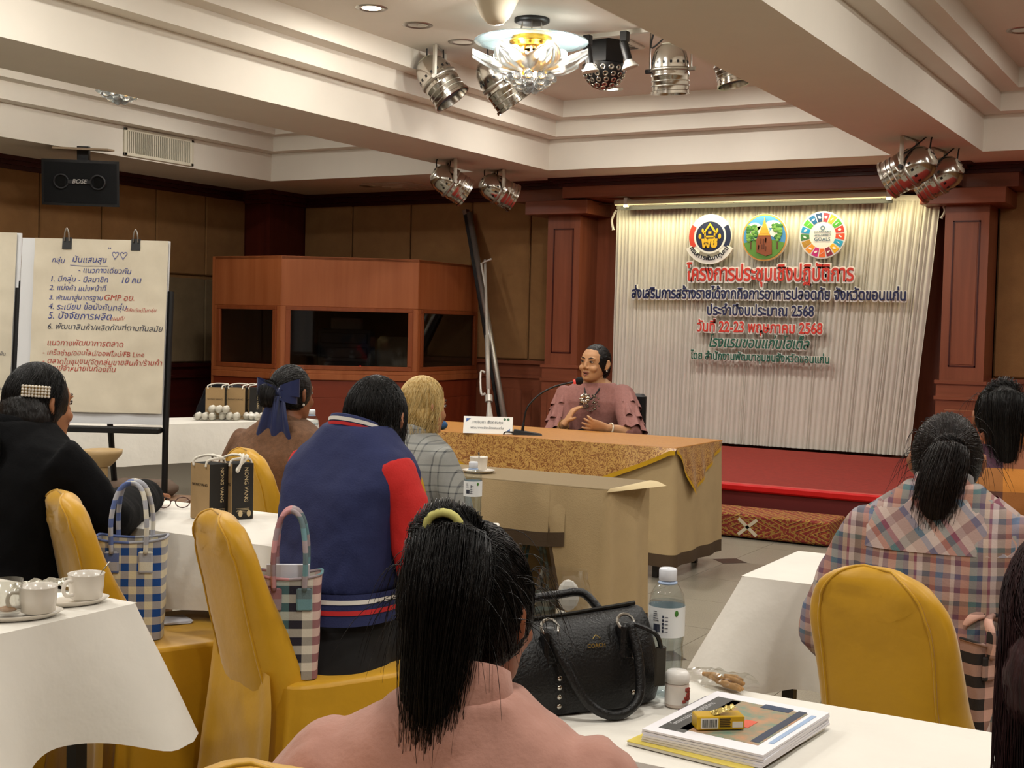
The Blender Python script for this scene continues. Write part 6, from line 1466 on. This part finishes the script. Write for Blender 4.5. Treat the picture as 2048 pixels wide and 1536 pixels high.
# head table things
WPLA = pm('name_card', '#e9e6df', .6)
p = onz(966, 867, .753); pl_, pr_2 = onz(918, 864, .753), onz(1003, 868, .753)
t = thing('name_plate', 'white tent name card on the gold brocade table', 'name card', (p.x, p.y+.06, .753), va-.05)
m = MB(); Wc, Hc, Dc = .30, .10, .05
m.add([(-Wc/2, -Dc, 0), (Wc/2, -Dc, 0), (Wc/2, 0, Hc), (-Wc/2, 0, Hc), (-Wc/2, Dc, 0), (Wc/2, Dc, 0)], [(0, 1, 2, 3), (3, 2, 5, 4), (0, 4, 5, 1), (0, 3, 4), (1, 5, 2)]); obj('card', m, WPLA, t)
tl = atan2(Hc, Dc)
for tx, f, wd in (('นางจินดา เชื้อตรงคุย', .60, .19), ('พัฒนาการจังหวัดขอนแก่น', .28, .20)):
    me = text_mesh(tx, .02, .0002, 0, width=wd); obj('card_text', setmat(me, pm('card_ink', '#3a4450', .7)), None, t, loc=(-.005, -Dc*(1-f)-.0015, Hc*f), rot=(tl, 0, 0))
for x, f, s_ in ((-.135, .88, 1), (.135, .10, -1)): m = MB(); m.T = Matrix.Translation((x, -Dc*(1-f)-.001, Hc*f)) @ Matrix.Rotation(tl, 4, 'X'); m.prism([(0, 0), (s_*.028, 0), (0, -s_*.024)], 0, .0006, 'xy'); obj('corner_mark', m, pm('card_blue', '#3f5f9a', .6), t)
for x in (.10, .122): m = MB(); m.T = Matrix.Translation((x, -Dc*.14-.001, Hc*.86)) @ Matrix.Rotation(tl, 4, 'X'); m.lathe([(.001, .0006), (.008, .0006), (.008, 0)], 14); obj('card_seal', m, pm('card_green', '#3f6a4a', .6), t)
# gooseneck microphone
p = onz(1048, 869, .753); t = thing('gooseneck_microphone', 'black gooseneck microphone on its wedge base before the speaker', 'microphone', p, va)
obj('wedge_base', MB().loft([[(-.07, -.045, 0), (.11, -.05, 0), (.11, .05, 0), (-.07, .045, 0)], [(-.06, -.04, .03), (.10, -.045, .006), (.10, .045, .006), (-.06, .04, .03)]]), BLK, t)
def loc_at(px, py): q_ = ony(px, py, p.y+.18*0+ (px-1048)*.0015); return tuple(Matrix.Rotation(-va, 3, 'Z') @ (q_-p))
nk = catmull([(-.01, 0, .02), loc_at(1048, 842), loc_at(1055, 815), loc_at(1078, 790), loc_at(1110, 773), loc_at(1148, 764)], 6)
obj('neck', MB().tube(nk, [.009 if i < 5 else .0055 for i in range(len(nk))], 8), BLKM, t, smooth=True)
hd_ = Vector(nk[-1]); dr_ = (hd_-Vector(nk[-3])).normalized()
obj('light_ring', MB().tube([tuple(hd_-dr_*.004), tuple(hd_+dr_*.012)], .014, 12), pm('ring_red', '#c0453c', .4, emit=.6, ecol='#d04038'), t, smooth=True)
obj('foam_head', MB().tube([tuple(hd_+dr_*f) for f in (.01, .018, .035, .05, .058)], [.014, .021, .024, .019, .006], 14), pm('foam_black', '#0a0a0b', .95), t, smooth=True)
b0 = Vector((-.07, 0, .012)); obj('cable', MB().tube(catmull([tuple(b0), tuple(b0+Vector((-.05, -.05, 0))), loc_at(1008, 884)[:1]+tuple(Vector(loc_at(1008, 884))[1:2])+(loc_at(1008, 884)[2],), loc_at(1000, 915), loc_at(994, 945)], 5), .0045, 6), BLK, t, smooth=True)
p = onz(884, 858, .755); t = thing('handheld_microphone', 'handheld microphone with a blue foam head near the blonde woman', 'microphone', p+Vector((0, 0, .025)), va+.2)
obj('foam', MB().ell((.0, 0, 0), (.036, .028, .028), 14, 9), pm('foam_blue', '#2a4f78', .95), t, smooth=True); obj('handle', MB().tube([(-.025, 0, 0), (-.10, 0, -.006), (-.2, 0, -.012)], [.017, .014, .011], 12), BLK, t, smooth=True)
